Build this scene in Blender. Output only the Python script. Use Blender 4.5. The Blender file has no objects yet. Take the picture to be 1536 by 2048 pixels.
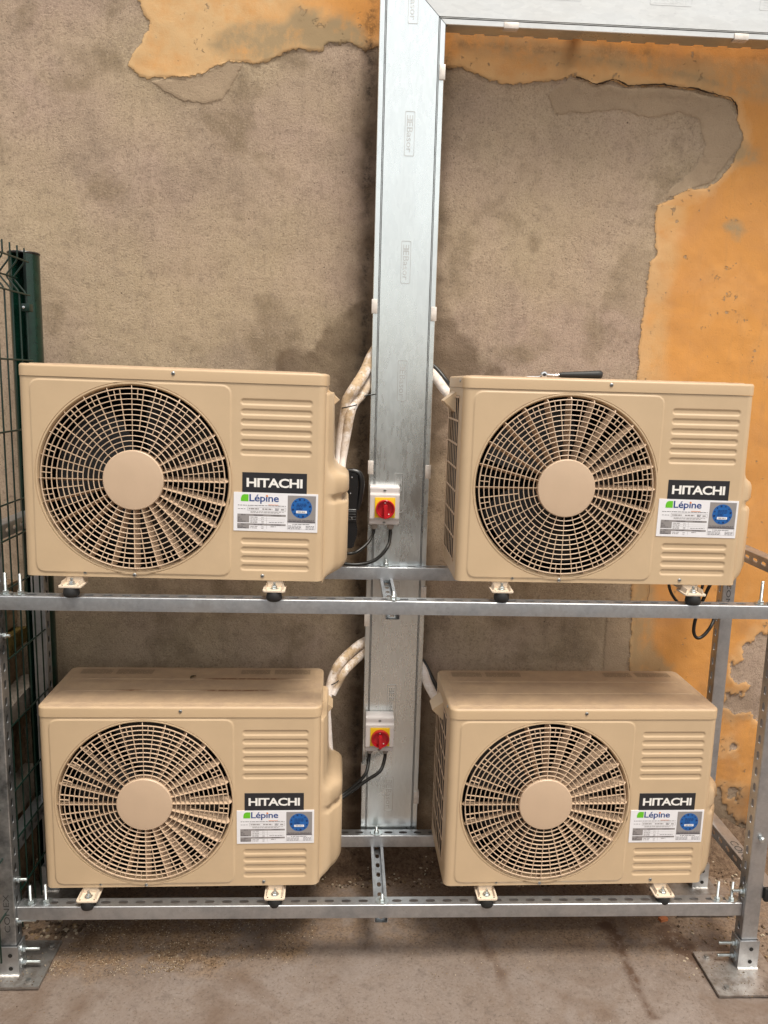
import bpy, bmesh, math, random
import numpy as np
from mathutils import Vector, Matrix
R = math.radians
PI = math.pi
random.seed(7)
rng = np.random.default_rng(11)
scn = bpy.context.scene
COL = scn.collection

# ------------------------------------------------------------------ camera
cam_d = bpy.data.cameras.new('camera')
cam = bpy.data.objects.new('camera', cam_d); COL.objects.link(cam)
CR = Vector((0.9986206, -0.0452672, 0.0266043)); CU = Vector((-0.0187364, 0.1661113, 0.9859290)); CF = Vector((0.0490496, 0.9850675, -0.1650340))
m = Matrix((CR, CU, -CF)).transposed().to_4x4(); m.translation = Vector((0.0001, -2.4674, 1.6091))
cam.matrix_world = m
cam_d.sensor_fit = 'HORIZONTAL'; cam_d.sensor_width = 36.0; cam_d.lens = 1570.7/1536*36
cam_d.clip_start = 0.05; cam_d.clip_end = 300
scn.camera = cam

# ------------------------------------------------------------------ light
SUN_EL, SUN_AZ = 66, 150            # azimuth measured clockwise from +y
world = bpy.data.worlds.new('World'); scn.world = world; world.use_nodes = True
nt = world.node_tree; nt.nodes.clear()
sky = nt.nodes.new('ShaderNodeTexSky'); sky.sky_type = 'NISHITA'; sky.sun_disc = False
sky.sun_elevation = R(SUN_EL); sky.sun_rotation = R(SUN_AZ); sky.air_density = 1.0; sky.dust_density = 3.0; sky.ozone_density = 1.0
hsv = nt.nodes.new('ShaderNodeHueSaturation'); hsv.inputs['Saturation'].default_value = 0.28
mul = nt.nodes.new('ShaderNodeMix'); mul.data_type = 'RGBA'; mul.blend_type = 'MULTIPLY'; mul.inputs[0].default_value = 1
mul.inputs[7].default_value = (1.0, 0.965, 0.90, 1)      # thin warm overcast
bg = nt.nodes.new('ShaderNodeBackground'); bg.inputs['Strength'].default_value = 0.145
wo = nt.nodes.new('ShaderNodeOutputWorld')
nt.links.new(sky.outputs[0], hsv.inputs['Color']); nt.links.new(hsv.outputs[0], mul.inputs[6])
nt.links.new(mul.outputs[2], bg.inputs['Color']); nt.links.new(bg.outputs[0], wo.inputs[0])
sun_d = bpy.data.lights.new('sun', 'SUN'); sun_d.energy = 1.9; sun_d.angle = R(15); sun_d.color = (1.0, 0.93, 0.82)
sun = bpy.data.objects.new('sun', sun_d); COL.objects.link(sun)
sd = Vector((math.sin(R(SUN_AZ))*math.cos(R(SUN_EL)), math.cos(R(SUN_AZ))*math.cos(R(SUN_EL)), math.sin(R(SUN_EL))))
sun.rotation_euler = sd.to_track_quat('Z', 'Y').to_euler(); sun.location = (2, -4, 6)
scn.view_settings.view_transform = 'Standard'; scn.view_settings.look = 'None'
scn.view_settings.gamma = 1.0; scn.view_settings.use_curve_mapping = False
scn.view_settings.exposure = 0.7

# ------------------------------------------------------------------ materials
class N:
    """tiny node-tree helper"""
    def __init__(s, name):
        s.m = bpy.data.materials.new(name); s.m.use_nodes = True
        s.t = s.m.node_tree; s.b = s.t.nodes['Principled BSDF']; s.out = s.t.nodes['Material Output']
    def n(s, typ, **kw):
        o = s.t.nodes.new(typ)
        for k, v in kw.items(): setattr(o, k, v)
        return o
    def set(s, o, i, v):
        if isinstance(v, bpy.types.NodeSocket): s.t.links.new(v, o.inputs[i])
        else: o.inputs[i].default_value = v
    def coord(s, kind='Object', scale=(1, 1, 1)):
        c = s.n('ShaderNodeTexCoord'); mp = s.n('ShaderNodeMapping'); s.set(mp, 0, c.outputs[kind]); mp.inputs['Scale'].default_value = scale
        return mp.outputs[0]
    def noise(s, vec, scale, detail=4, rough=0.55, dist=0.0):
        o = s.n('ShaderNodeTexNoise'); s.set(o, 'Vector', vec); s.set(o, 'Scale', scale); s.set(o, 'Detail', detail); s.set(o, 'Roughness', rough); s.set(o, 'Distortion', dist)
        return o.outputs[0]
    def vor(s, vec, scale, feature='F1', out=0):
        o = s.n('ShaderNodeTexVoronoi', feature=feature); s.set(o, 'Vector', vec); s.set(o, 'Scale', scale)
        return o.outputs[out]
    def ramp(s, v, a, b, x=0.0, y=1.0):
        o = s.n('ShaderNodeMapRange'); s.set(o, 0, v); s.set(o, 1, a); s.set(o, 2, b); s.set(o, 3, x); s.set(o, 4, y); o.clamp = True
        return o.outputs[0]
    def math(s, op, a, b=0.0):
        o = s.n('ShaderNodeMath', operation=op); s.set(o, 0, a); s.set(o, 1, b); return o.outputs[0]
    def mix(s, f, a, b, mode='MIX'):
        o = s.n('ShaderNodeMix', data_type='RGBA', blend_type=mode); s.set(o, 0, f); s.set(o, 6, a); s.set(o, 7, b); return o.outputs[2]
    def attr(s, name):
        o = s.n('ShaderNodeAttribute'); o.attribute_name = name; return o.outputs['Fac']
    def bump(s, h, strength=0.3, dist=0.002, prev=None):
        o = s.n('ShaderNodeBump'); s.set(o, 'Height', h); s.set(o, 'Strength', strength); s.set(o, 'Distance', dist)
        if prev is not None: s.set(o, 'Normal', prev)
        return o.outputs[0]
    def p(s, **kw):
        names = dict(color='Base Color', rough='Roughness', metal='Metallic', normal='Normal', spec='Specular IOR Level', coat='Coat Weight', coatr='Coat Roughness')
        for k, v in kw.items(): s.set(s.b, names[k], v)
        return s.m

def c4(r, g, b): return (r, g, b, 1.0)

def mat_plastic(name, col, rough=0.4, var=0.06, dust=0.15, dustcol=(0.30, 0.24, 0.18)):
    a = N(name); v = a.coord()
    n1 = a.noise(v, 6, 5, 0.6); n2 = a.noise(v, 90, 3)
    dk = c4(*[x*(1-var*2.2) for x in col]); lt = c4(*[min(1, x*(1+var)) for x in col])
    c = a.mix(a.ramp(n1, 0.3, 0.7), dk, lt)
    d = a.math('MULTIPLY', a.ramp(a.noise(v, 3.2, 6, 0.7), 0.48, 0.72), a.ramp(n2, 0.35, 0.7, 0.4, 1))
    c = a.mix(a.math('MULTIPLY', d, dust), c, c4(*dustcol))
    return a.p(color=c, rough=a.ramp(n1, 0.2, 0.8, rough-0.06, rough+0.12), normal=a.bump(n2, 0.06, 0.0006))

def mat_plain(name, col, rough=0.5, metal=0.0, var=0.1, scale=40):
    a = N(name); v = a.coord(); n = a.noise(v, scale, 3)
    c = a.mix(a.ramp(n, 0.3, 0.7), c4(*[x*(1-var) for x in col]), c4(*[x*(1+var) for x in col]))
    return a.p(color=c, rough=rough, metal=metal, normal=a.bump(n, 0.05, 0.0008))

def mat_galv(name, base=(0.60, 0.62, 0.63), dark=(0.30, 0.31, 0.32), rough=0.42, stain=0.4, stretch=(1, 1, 1), speck=0.5):
    a = N(name); v = a.coord(scale=stretch)
    sp = a.vor(v, 120, 'F1', 1); bw = a.n('ShaderNodeRGBToBW'); a.set(bw, 0, sp); sp = bw.outputs[0]
    n1 = a.noise(v, 9, 6, 0.65); n2 = a.noise(v, 45, 5, 0.7); n3 = a.noise(v, 220, 3)
    c = a.mix(a.ramp(sp, 0.1, 0.9, 0.25, 0.75), c4(*[x*0.85 for x in base]), c4(*base))
    c = a.mix(a.math('MULTIPLY', a.ramp(n1, 0.42, 0.68), stain), c, c4(*dark))
    c = a.mix(a.ramp(n2, 0.62, 0.74, 0, speck), c, c4(0.42, 0.41, 0.38))
    c = a.mix(a.ramp(n3, 0.66, 0.72, 0, speck), c, c4(0.16, 0.15, 0.14))
    r = a.math('ADD', a.ramp(n1, 0.25, 0.75, rough-0.08, rough+0.12), a.ramp(sp, 0, 1, -0.03, 0.03))
    return a.p(color=c, rough=r, metal=0.92, normal=a.bump(n2, 0.12, 0.0008, a.bump(n1, 0.15, 0.003)))

M = {}
M['beige'] = mat_plastic('beige_paint', (0.555, 0.408, 0.256), 0.34, 0.03, 0.10)
M['foot'] = mat_plastic('cream_bracket', (0.66, 0.55, 0.43), 0.42, 0.03, 0.25)
M['grille'] = mat_plastic('beige_plastic', (0.575, 0.420, 0.290), 0.40, 0.03, 0.22)
M['inner'] = mat_plain('dark_cavity', (0.012, 0.011, 0.010), 0.7)
M['blade'] = mat_plain('grey_blades', (0.016, 0.015, 0.014), 0.5)
M['black'] = mat_plain('label_black', (0.022, 0.022, 0.026), 0.35, var=0.05)
M['white'] = mat_plain('label_white', (0.78, 0.77, 0.79), 0.35, var=0.02)
M['letter'] = mat_plain('letter_white', (0.82, 0.80, 0.76), 0.4, var=0.02)
M['navy'] = mat_plain('ink_navy', (0.02, 0.06, 0.22), 0.4)
M['blue'] = mat_plain('ink_blue', (0.015, 0.11, 0.36), 0.35, var=0.15)
M['dblue'] = mat_plain('ink_dark_blue', (0.008, 0.03, 0.12), 0.35)
M['green'] = mat_plain('ink_green', (0.13, 0.50, 0.02), 0.4, var=0.05)
M['orange_ink'] = mat_plain('ink_orange', (0.75, 0.22, 0.03), 0.4)
M['grey_ink'] = mat_plain('ink_grey', (0.27, 0.25, 0.245), 0.4, var=0.04)
M['dark_ink'] = mat_plain('ink_dark', (0.10, 0.09, 0.10), 0.5)
M['faint'] = mat_plain('faded_print', (0.23, 0.165, 0.105), 0.5)
M['rubber'] = mat_plain('black_rubber', (0.012, 0.012, 0.012), 0.55)
M['cable'] = mat_plain('cable_black', (0.009, 0.009, 0.008), 0.38)
M['tool'] = mat_plain('tool_black', (0.012, 0.012, 0.013), 0.3)
M['bolt'] = mat_plain('zinc_bolt', (0.62, 0.66, 0.66), 0.3, 0.95, 0.15, 90)
M['screw'] = mat_plain('screw_steel', (0.35, 0.35, 0.34), 0.35, 0.9)
M['chrome'] = mat_plain('chrome', (0.75, 0.75, 0.76), 0.12, 1.0)
M['galv'] = mat_galv('galvanised_strut', (0.60, 0.615, 0.63), (0.22, 0.23, 0.25), 0.40, 0.55)
M['duct'] = mat_galv('galvanised_sheet', (0.82, 0.87, 0.87), (0.64, 0.69, 0.71), 0.27, 0.28, (1, 1, 0.30), 0.05)
M['duct_h'] = mat_galv('galvanised_sheet_wide', (0.66, 0.66, 0.64), (0.46, 0.45, 0.43), 0.33, 0.45, (0.35, 1, 1), 0.12)
M['duct_mark_shade'] = mat_plain('embossed_shade', (0.58, 0.59, 0.58), 0.45, 0.8)  # darker than the sheet: shading of the raised marks put into the colour
M['clip'] = mat_plain('clip_metal', (0.72, 0.66, 0.60), 0.45, 0.35, 0.12, 60)
M['groove'] = mat_plain('groove_dark', (0.16, 0.15, 0.15), 0.5, 0.6)
M['box'] = mat_plastic('switch_housing', (0.62, 0.58, 0.57), 0.35, 0.02, 0.12)
M['boxtop'] = mat_plastic('switch_lid', (0.64, 0.60, 0.59), 0.32, 0.02, 0.08)
M['yellow'] = mat_plain('switch_yellow', (0.85, 0.55, 0.01), 0.4, var=0.04)
M['red'] = mat_plain('switch_red', (0.50, 0.012, 0.02), 0.3, var=0.05)
M['gland'] = mat_plain('gland_grey', (0.36, 0.32, 0.29), 0.45)
M['green_paint'] = mat_plain('green_coating', (0.004, 0.026, 0.017), 0.20, var=0.2)
M['green_wire'] = mat_plain('green_wire', (0.004, 0.020, 0.014), 0.35, var=0.2)
M['plate'] = mat_galv('plate_steel', (0.50, 0.48, 0.46), (0.17, 0.13, 0.10), 0.5, 0.95, (2, 2, 2), 0.8)
M['galv_old'] = mat_galv('galvanised_mottled', (0.55, 0.57, 0.58), (0.05, 0.055, 0.06), 0.42, 1.0)
M['marker'] = mat_plain('marker_black', (0.055, 0.055, 0.055), 0.5)
M['stone'] = None

def mat_pipe():
    a = N('foam_insulation'); v = a.coord()
    n = a.noise(v, 28, 6, 0.7); n2 = a.noise(v, 120, 4, 0.7); z = a.attr('dirty')
    f = a.math('MULTIPLY', a.ramp(n, 0.38, 0.56), z)
    c = a.mix(f, c4(0.78, 0.72, 0.68), c4(0.46, 0.33, 0.20))
    c = a.mix(a.math('MULTIPLY', a.ramp(n2, 0.55, 0.68), z), c, c4(0.26, 0.19, 0.12))
    return a.p(color=c, rough=0.75, normal=a.bump(n, 0.35, 0.004))
M['pipe'] = mat_pipe()

def mat_lid(name, dirty):
    a = N(name); v = a.coord()
    n1 = a.noise(v, 6, 5, 0.6); n2 = a.noise(v, 90, 3)
    c = a.mix(a.ramp(n1, 0.3, 0.7), c4(0.53, 0.382, 0.235), c4(0.56, 0.405, 0.245))
    up = a.n('ShaderNodeNewGeometry'); sx = a.n('ShaderNodeSeparateXYZ'); a.set(sx, 0, up.outputs['Normal'])
    top = a.ramp(sx.outputs[2], 0.5, 0.9)
    d = a.ramp(a.noise(v, 14, 7, 0.75), 0.36, 0.66, 0.40, 0.9)
    c = a.mix(a.math('MULTIPLY', d, top), c, c4(0.34, 0.24, 0.165))          # dust lying on the flat top
    sp = a.ramp(a.noise(v, 230, 2), 0.70, 0.74)
    c = a.mix(a.math('MULTIPLY', sp, a.math('MULTIPLY', top, 0.5)), c, c4(0.16, 0.11, 0.06))
    if dirty:                                                                # rusty run-off streaks along the two folds
        pos = a.n('ShaderNodeSeparateXYZ'); a.set(pos, 0, v)
        for yy, x0, x1 in ((0.205, 0.42, 0.70), (0.113, 0.42, 0.66), (0.113, 0.18, 0.28)):
            dy = a.math('ABSOLUTE', a.math('SUBTRACT', pos.outputs[1], yy))
            w = a.ramp(dy, 0.002, 0.0085, 1, 0)
            xx = a.math('MULTIPLY', a.ramp(pos.outputs[0], x0, x0+0.05), a.ramp(pos.outputs[0], x1-0.05, x1, 1, 0))
            nn = a.ramp(a.noise(v, 55, 4, 0.7), 0.30, 0.5)
            c = a.mix(a.math('MULTIPLY', a.math('MULTIPLY', w, xx), nn), c, c4(0.17, 0.075, 0.03))
    return a.p(color=c, rough=a.math('ADD', a.ramp(n1, 0.2, 0.8, 0.34, 0.5), a.math('MULTIPLY', top, 0.12)), normal=a.bump(n2, 0.06, 0.0006))
M['lid'] = mat_lid('beige_lid', False); M['lid_dirty'] = mat_lid('beige_lid_stained', True)

def mat_wall():
    a = N('old_render'); v = a.coord('Object')
    paint = a.attr('paint'); layer = a.attr('layer'); smear = a.attr('smear'); damp = a.attr('damp'); base = a.attr('foot'); chalk = a.attr('chalk'); soot = a.attr('soot')
    mp = a.n('ShaderNodeMapping'); a.set(mp, 0, v); mp.inputs['Rotation'].default_value = (0, R(62), 0); mp.inputs['Scale'].default_value = (1, 1, 0.16); vs_ = mp.outputs[0]
    mq = a.n('ShaderNodeMapping'); a.set(mq, 0, v); mq.inputs['Location'].default_value = (7.3, 2.1, 4.4); v2 = mq.outputs[0]
    nA = a.noise(v, 1.5, 4, 0.55); nA2 = a.noise(v2, 3.4, 5, 0.6, 0.8); nB = a.noise(v, 8, 7, 0.62, 0.4); nB2 = a.noise(v2, 5.5, 3, 0.5, 0.3); nC = a.noise(v, 34, 6, 0.7); nD = a.noise(v, 150, 4, 0.7); nE = a.noise(v, 430, 3, 0.6); nT = a.noise(vs_, 30, 5, 0.65)
    # bare cement render: pinkish-grey and yellowish areas, soft stains, trowel streaks, sand
    c = a.mix(a.ramp(nA, 0.40, 0.60), c4(0.425, 0.330, 0.222), c4(0.420, 0.312, 0.240))
    c = a.mix(a.ramp(nA2, 0.50, 0.68, 0, 0.6), c, c4(0.455, 0.345, 0.240))
    c = a.mix(a.ramp(nA2, 0.34, 0.46, 0.5, 0), c, c4(0.285, 0.218, 0.162))
    c = a.mix(a.ramp(nB2, 0.57, 0.70, 0, 0.70), c, c4(0.215, 0.160, 0.100))
    c = a.mix(a.ramp(nB, 0.52, 0.72, 0, 0.35), c, c4(0.47, 0.365, 0.265))
    c = a.mix(a.ramp(nT, 0.54, 0.70, 0, 0.24), c, c4(0.225, 0.172, 0.125))
    c = a.mix(a.ramp(nT, 0.32, 0.42, 0.22, 0), c, c4(0.48, 0.38, 0.28))
    c = a.mix(a.ramp(nC, 0.32, 0.47, 0.40, 0), c, c4(0.19, 0.145, 0.105))
    c = a.mix(a.ramp(nC, 0.54, 0.68, 0, 0.28), c, c4(0.48, 0.37, 0.27))
    c = a.mix(a.ramp(nD, 0.33, 0.47, 0.56, 0), c, c4(0.155, 0.117, 0.086))
    c = a.mix(a.ramp(nD, 0.55, 0.69, 0, 0.42), c, c4(0.54, 0.43, 0.32))
    c = a.mix(a.ramp(nE, 0.64, 0.71, 0, 0.6), c, c4(0.60, 0.50, 0.39))
    c = a.mix(a.ramp(nE, 0.30, 0.37, 0.6, 0), c, c4(0.11, 0.083, 0.060))
    pits = a.ramp(a.vor(v, 46), 0.045, 0.10, 0.75, 0); c = a.mix(a.math('MULTIPLY', pits, a.ramp(nB, 0.40, 0.55)), c, c4(0.07, 0.052, 0.038))
    pits2 = a.math('MULTIPLY', a.ramp(a.vor(v2, 13), 0.020, 0.045, 0.8, 0), a.ramp(nA2, 0.42, 0.55)); c = a.mix(pits2, c, c4(0.05, 0.036, 0.026))
    # smoother second coat
    lf = a.ramp(a.math('ADD', layer, a.math('MULTIPLY', a.math('SUBTRACT', nC, 0.5), 0.016)), -0.002, 0.002)
    l2 = a.mix(a.ramp(nB, 0.3, 0.7), c4(0.350, 0.262, 0.180), c4(0.415, 0.312, 0.210))
    l2 = a.mix(a.ramp(nC, 0.30, 0.46, 0.35, 0), l2, c4(0.22, 0.165, 0.115))
    c = a.mix(a.math('MULTIPLY', lf, 0.85), c, l2)
    # ochre paint
    ed = a.math('ADD', a.math('MULTIPLY', a.math('SUBTRACT', nC, 0.5), 0.030), a.math('MULTIPLY', a.math('SUBTRACT', nD, 0.5), 0.008))
    pf = a.ramp(a.math('ADD', paint, ed), -0.0015, 0.0015)
    o = a.mix(a.ramp(nA, 0.38, 0.62), c4(0.60, 0.285, 0.085), c4(0.635, 0.298, 0.082))
    o = a.mix(a.ramp(nA2, 0.48, 0.70, 0, 0.75), o, c4(0.53, 0.265, 0.105))
    o = a.mix(a.ramp(nB, 0.50, 0.74, 0, 0.45), o, c4(0.70, 0.380, 0.145))
    o = a.mix(a.ramp(nT, 0.54, 0.70, 0, 0.35), o, c4(0.47, 0.245, 0.095))
    o = a.mix(a.ramp(nD, 0.30, 0.40, 0.4, 0), o, c4(0.33, 0.175, 0.075))
    wd = a.ramp(nB, 0.3, 0.7, 0.012, 0.075)
    edge = a.math('MULTIPLY', a.math('SUBTRACT', 1.0, a.ramp(a.math('DIVIDE', paint, wd), 0, 1)), 0.55); o = a.mix(edge, o, c4(0.66, 0.440, 0.235))
    ck = a.math('MULTIPLY', chalk, a.ramp(a.math('ADD', nB, a.math('MULTIPLY', a.math('SUBTRACT', nC, 0.5), 0.5)), 0.30, 0.58, 0.35, 1)); o = a.mix(ck, o, c4(0.60, 0.400, 0.205))
    dots = a.ramp(a.vor(v, 17), 0.03, 0.055, 0.8, 0); o = a.mix(a.math('MULTIPLY', dots, a.ramp(nC, 0.4, 0.6)), o, c4(0.16, 0.105, 0.06))
    flk = a.math('MULTIPLY', a.ramp(a.math('ADD', nC, a.math('MULTIPLY', nB, 0.5)), 0.905, 0.925), a.math('MULTIPLY', pf, 0.8)); o = a.mix(flk, o, c4(0.36, 0.26, 0.165))
    sm = a.math('MULTIPLY', smear, a.ramp(a.math('ADD', a.math('MULTIPLY', nB, 0.7), a.math('ADD', a.math('MULTIPLY', nC, 0.35), a.math('MULTIPLY', nT, 0.25))), 0.46, 0.66))
    o = a.mix(sm, o, c4(0.365, 0.265, 0.150))
    c = a.mix(pf, c, o)
    # damp patches, sooty speckle beside the trunking, dirt near the foot of the wall
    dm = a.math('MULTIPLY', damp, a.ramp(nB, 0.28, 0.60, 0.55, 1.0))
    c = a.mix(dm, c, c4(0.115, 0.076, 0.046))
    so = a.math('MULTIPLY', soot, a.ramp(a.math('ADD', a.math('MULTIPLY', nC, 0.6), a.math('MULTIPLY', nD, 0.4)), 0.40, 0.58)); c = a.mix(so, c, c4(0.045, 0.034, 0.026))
    ft = a.math('MULTIPLY', base, a.ramp(nC, 0.3, 0.65, 0.35, 1))
    c = a.mix(ft, c, c4(0.10, 0.070, 0.048))
    h = a.math('ADD', a.math('MULTIPLY', nC, 0.22), a.math('MULTIPLY', nD, 0.45)); h = a.math('ADD', h, a.math('MULTIPLY', nE, 0.40)); h = a.math('ADD', h, a.math('MULTIPLY', nT, 0.12))
    h = a.math('SUBTRACT', h, a.math('MULTIPLY', a.math('ADD', pits, pits2), 0.35))
    st = a.math('MULTIPLY', a.ramp(pf, 0, 1, 0.85, 0.28), a.ramp(nB2, 0.3, 0.7, 1.1, 0.6))
    bn = a.n('ShaderNodeBump'); a.set(bn, 'Height', h); a.set(bn, 'Strength', st); a.set(bn, 'Distance', 0.0065)
    b2 = a.bump(a.math('ADD', a.math('MULTIPLY', a.math('SUBTRACT', pf, flk), 1.0), a.math('MULTIPLY', lf, 0.5)), 0.9, 0.003, bn.outputs[0])
    return a.p(color=c, rough=0.92, spec=0.2, normal=b2)
M['wall'] = mat_wall()

def mat_ground():
    a = N('concrete_yard'); v = a.coord('Object'); dirt = a.attr('dirt'); wet = a.attr('trail')
    nA = a.noise(v, 1.3, 6, 0.6); nB = a.noise(v, 6, 8, 0.7, 0.5); nC = a.noise(v, 30, 6, 0.7); nD = a.noise(v, 140, 5, 0.7); nE = a.noise(v, 380, 2)
    c = a.mix(a.ramp(nA, 0.3, 0.7), c4(0.170, 0.129, 0.101), c4(0.205, 0.163, 0.138))
    c = a.mix(a.ramp(nB, 0.4, 0.75, 0, 0.6), c, c4(0.235, 0.20, 0.178))
    c = a.mix(a.ramp(nB, 0.28, 0.45, 0.6, 0), c, c4(0.115, 0.085, 0.066))
    c = a.mix(a.ramp(nC, 0.55, 0.72, 0, 0.5), c, c4(0.15, 0.105, 0.075))
    c = a.mix(a.ramp(nD, 0.32, 0.46, 0.75, 0), c, c4(0.082, 0.060, 0.048))
    c = a.mix(a.ramp(nD, 0.56, 0.68, 0, 0.5), c, c4(0.27, 0.225, 0.19))
    c = a.mix(a.ramp(nC, 0.34, 0.46, 0.45, 0), c, c4(0.105, 0.080, 0.066))
    c = a.mix(a.ramp(a.vor(v, 24), 0.04, 0.07, 0.7, 0), c, c4(0.10, 0.065, 0.045))
    c = a.mix(a.ramp(nE, 0.70, 0.75, 0, 0.5), c, c4(0.5, 0.43, 0.36))
    c = a.mix(a.ramp(a.noise(v, 3.2, 5, 0.6, 0.6), 0.50, 0.64, 0, 0.75), c, c4(0.125, 0.083, 0.058))
    c = a.mix(a.ramp(a.noise(v, 2.1, 6, 0.65, 1.0), 0.54, 0.68, 0, 0.6), c, c4(0.26, 0.225, 0.205))
    c = a.mix(a.ramp(a.vor(v, 63), 0.05, 0.09, 0.7, 0), c, c4(0.075, 0.05, 0.036))
    d = a.math('MULTIPLY', dirt, a.ramp(a.math('ADD', nB, a.math('MULTIPLY', a.math('SUBTRACT', nC, 0.5), 0.9)), 0.30, 0.56))
    dc = a.mix(a.ramp(nD, 0.38, 0.60), c4(0.085, 0.053, 0.032), c4(0.225, 0.150, 0.092))
    c = a.mix(d, c, dc)
    w = a.math('MULTIPLY', wet, a.ramp(nC, 0.34, 0.50)); c = a.mix(w, c, c4(0.085, 0.05, 0.032))
    h = a.math('ADD', a.math('MULTIPLY', nC, 0.5), a.math('MULTIPLY', nD, 0.5)); h = a.math('ADD', h, a.math('MULTIPLY', nB, 0.8))
    return a.p(color=c, rough=a.ramp(nB, 0.3, 0.7, 0.66, 0.9), spec=0.3, normal=a.bump(h, 0.5, 0.006))
M['ground'] = mat_ground()

def mat_dirt(name, a1, a2, sc=60):
    a = N(name); v = a.coord('Object'); n = a.noise(v, sc, 6, 0.75); n2 = a.noise(v, sc*5, 3)
    c = a.mix(a.ramp(n, 0.35, 0.65), c4(*a1), c4(*a2)); c = a.mix(a.ramp(n2, 0.66, 0.72, 0, 0.7), c, c4(0.45, 0.38, 0.28))
    return a.p(color=c, rough=0.95, spec=0.15, normal=a.bump(n, 0.9, 0.008))
M['dirt'] = mat_dirt('brown_dirt', (0.075, 0.046, 0.030), (0.20, 0.135, 0.088))
M['gravel_a'] = mat_dirt('gravel_brown', (0.16, 0.105, 0.06), (0.30, 0.21, 0.12), 90)
M['gravel_b'] = mat_dirt('gravel_pale', (0.34, 0.27, 0.19), (0.52, 0.44, 0.33), 90)
M['gravel_c'] = mat_dirt('gravel_dark', (0.05, 0.035, 0.024), (0.11, 0.075, 0.05), 90)
M['stone'] = mat_dirt('rubble_stone', (0.12, 0.078, 0.045), (0.27, 0.19, 0.12), 22)
M['stone_grey'] = mat_dirt('rubble_block', (0.24, 0.205, 0.17), (0.36, 0.31, 0.26), 30)
M['yard'] = mat_dirt('blocker_render', (0.13, 0.10, 0.075), (0.20, 0.155, 0.12), 8)  # surface of the added wall that blocks low sky light
M['moss'] = mat_dirt('mossy_stone', (0.07, 0.060, 0.012), (0.20, 0.13, 0.04), 40)
M['leaf'] = mat_plain('dry_leaf', (0.075, 0.055, 0.02), 0.6)
M['brick'] = mat_plain('brick_chip', (0.42, 0.14, 0.05), 0.85, var=0.25)

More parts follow.
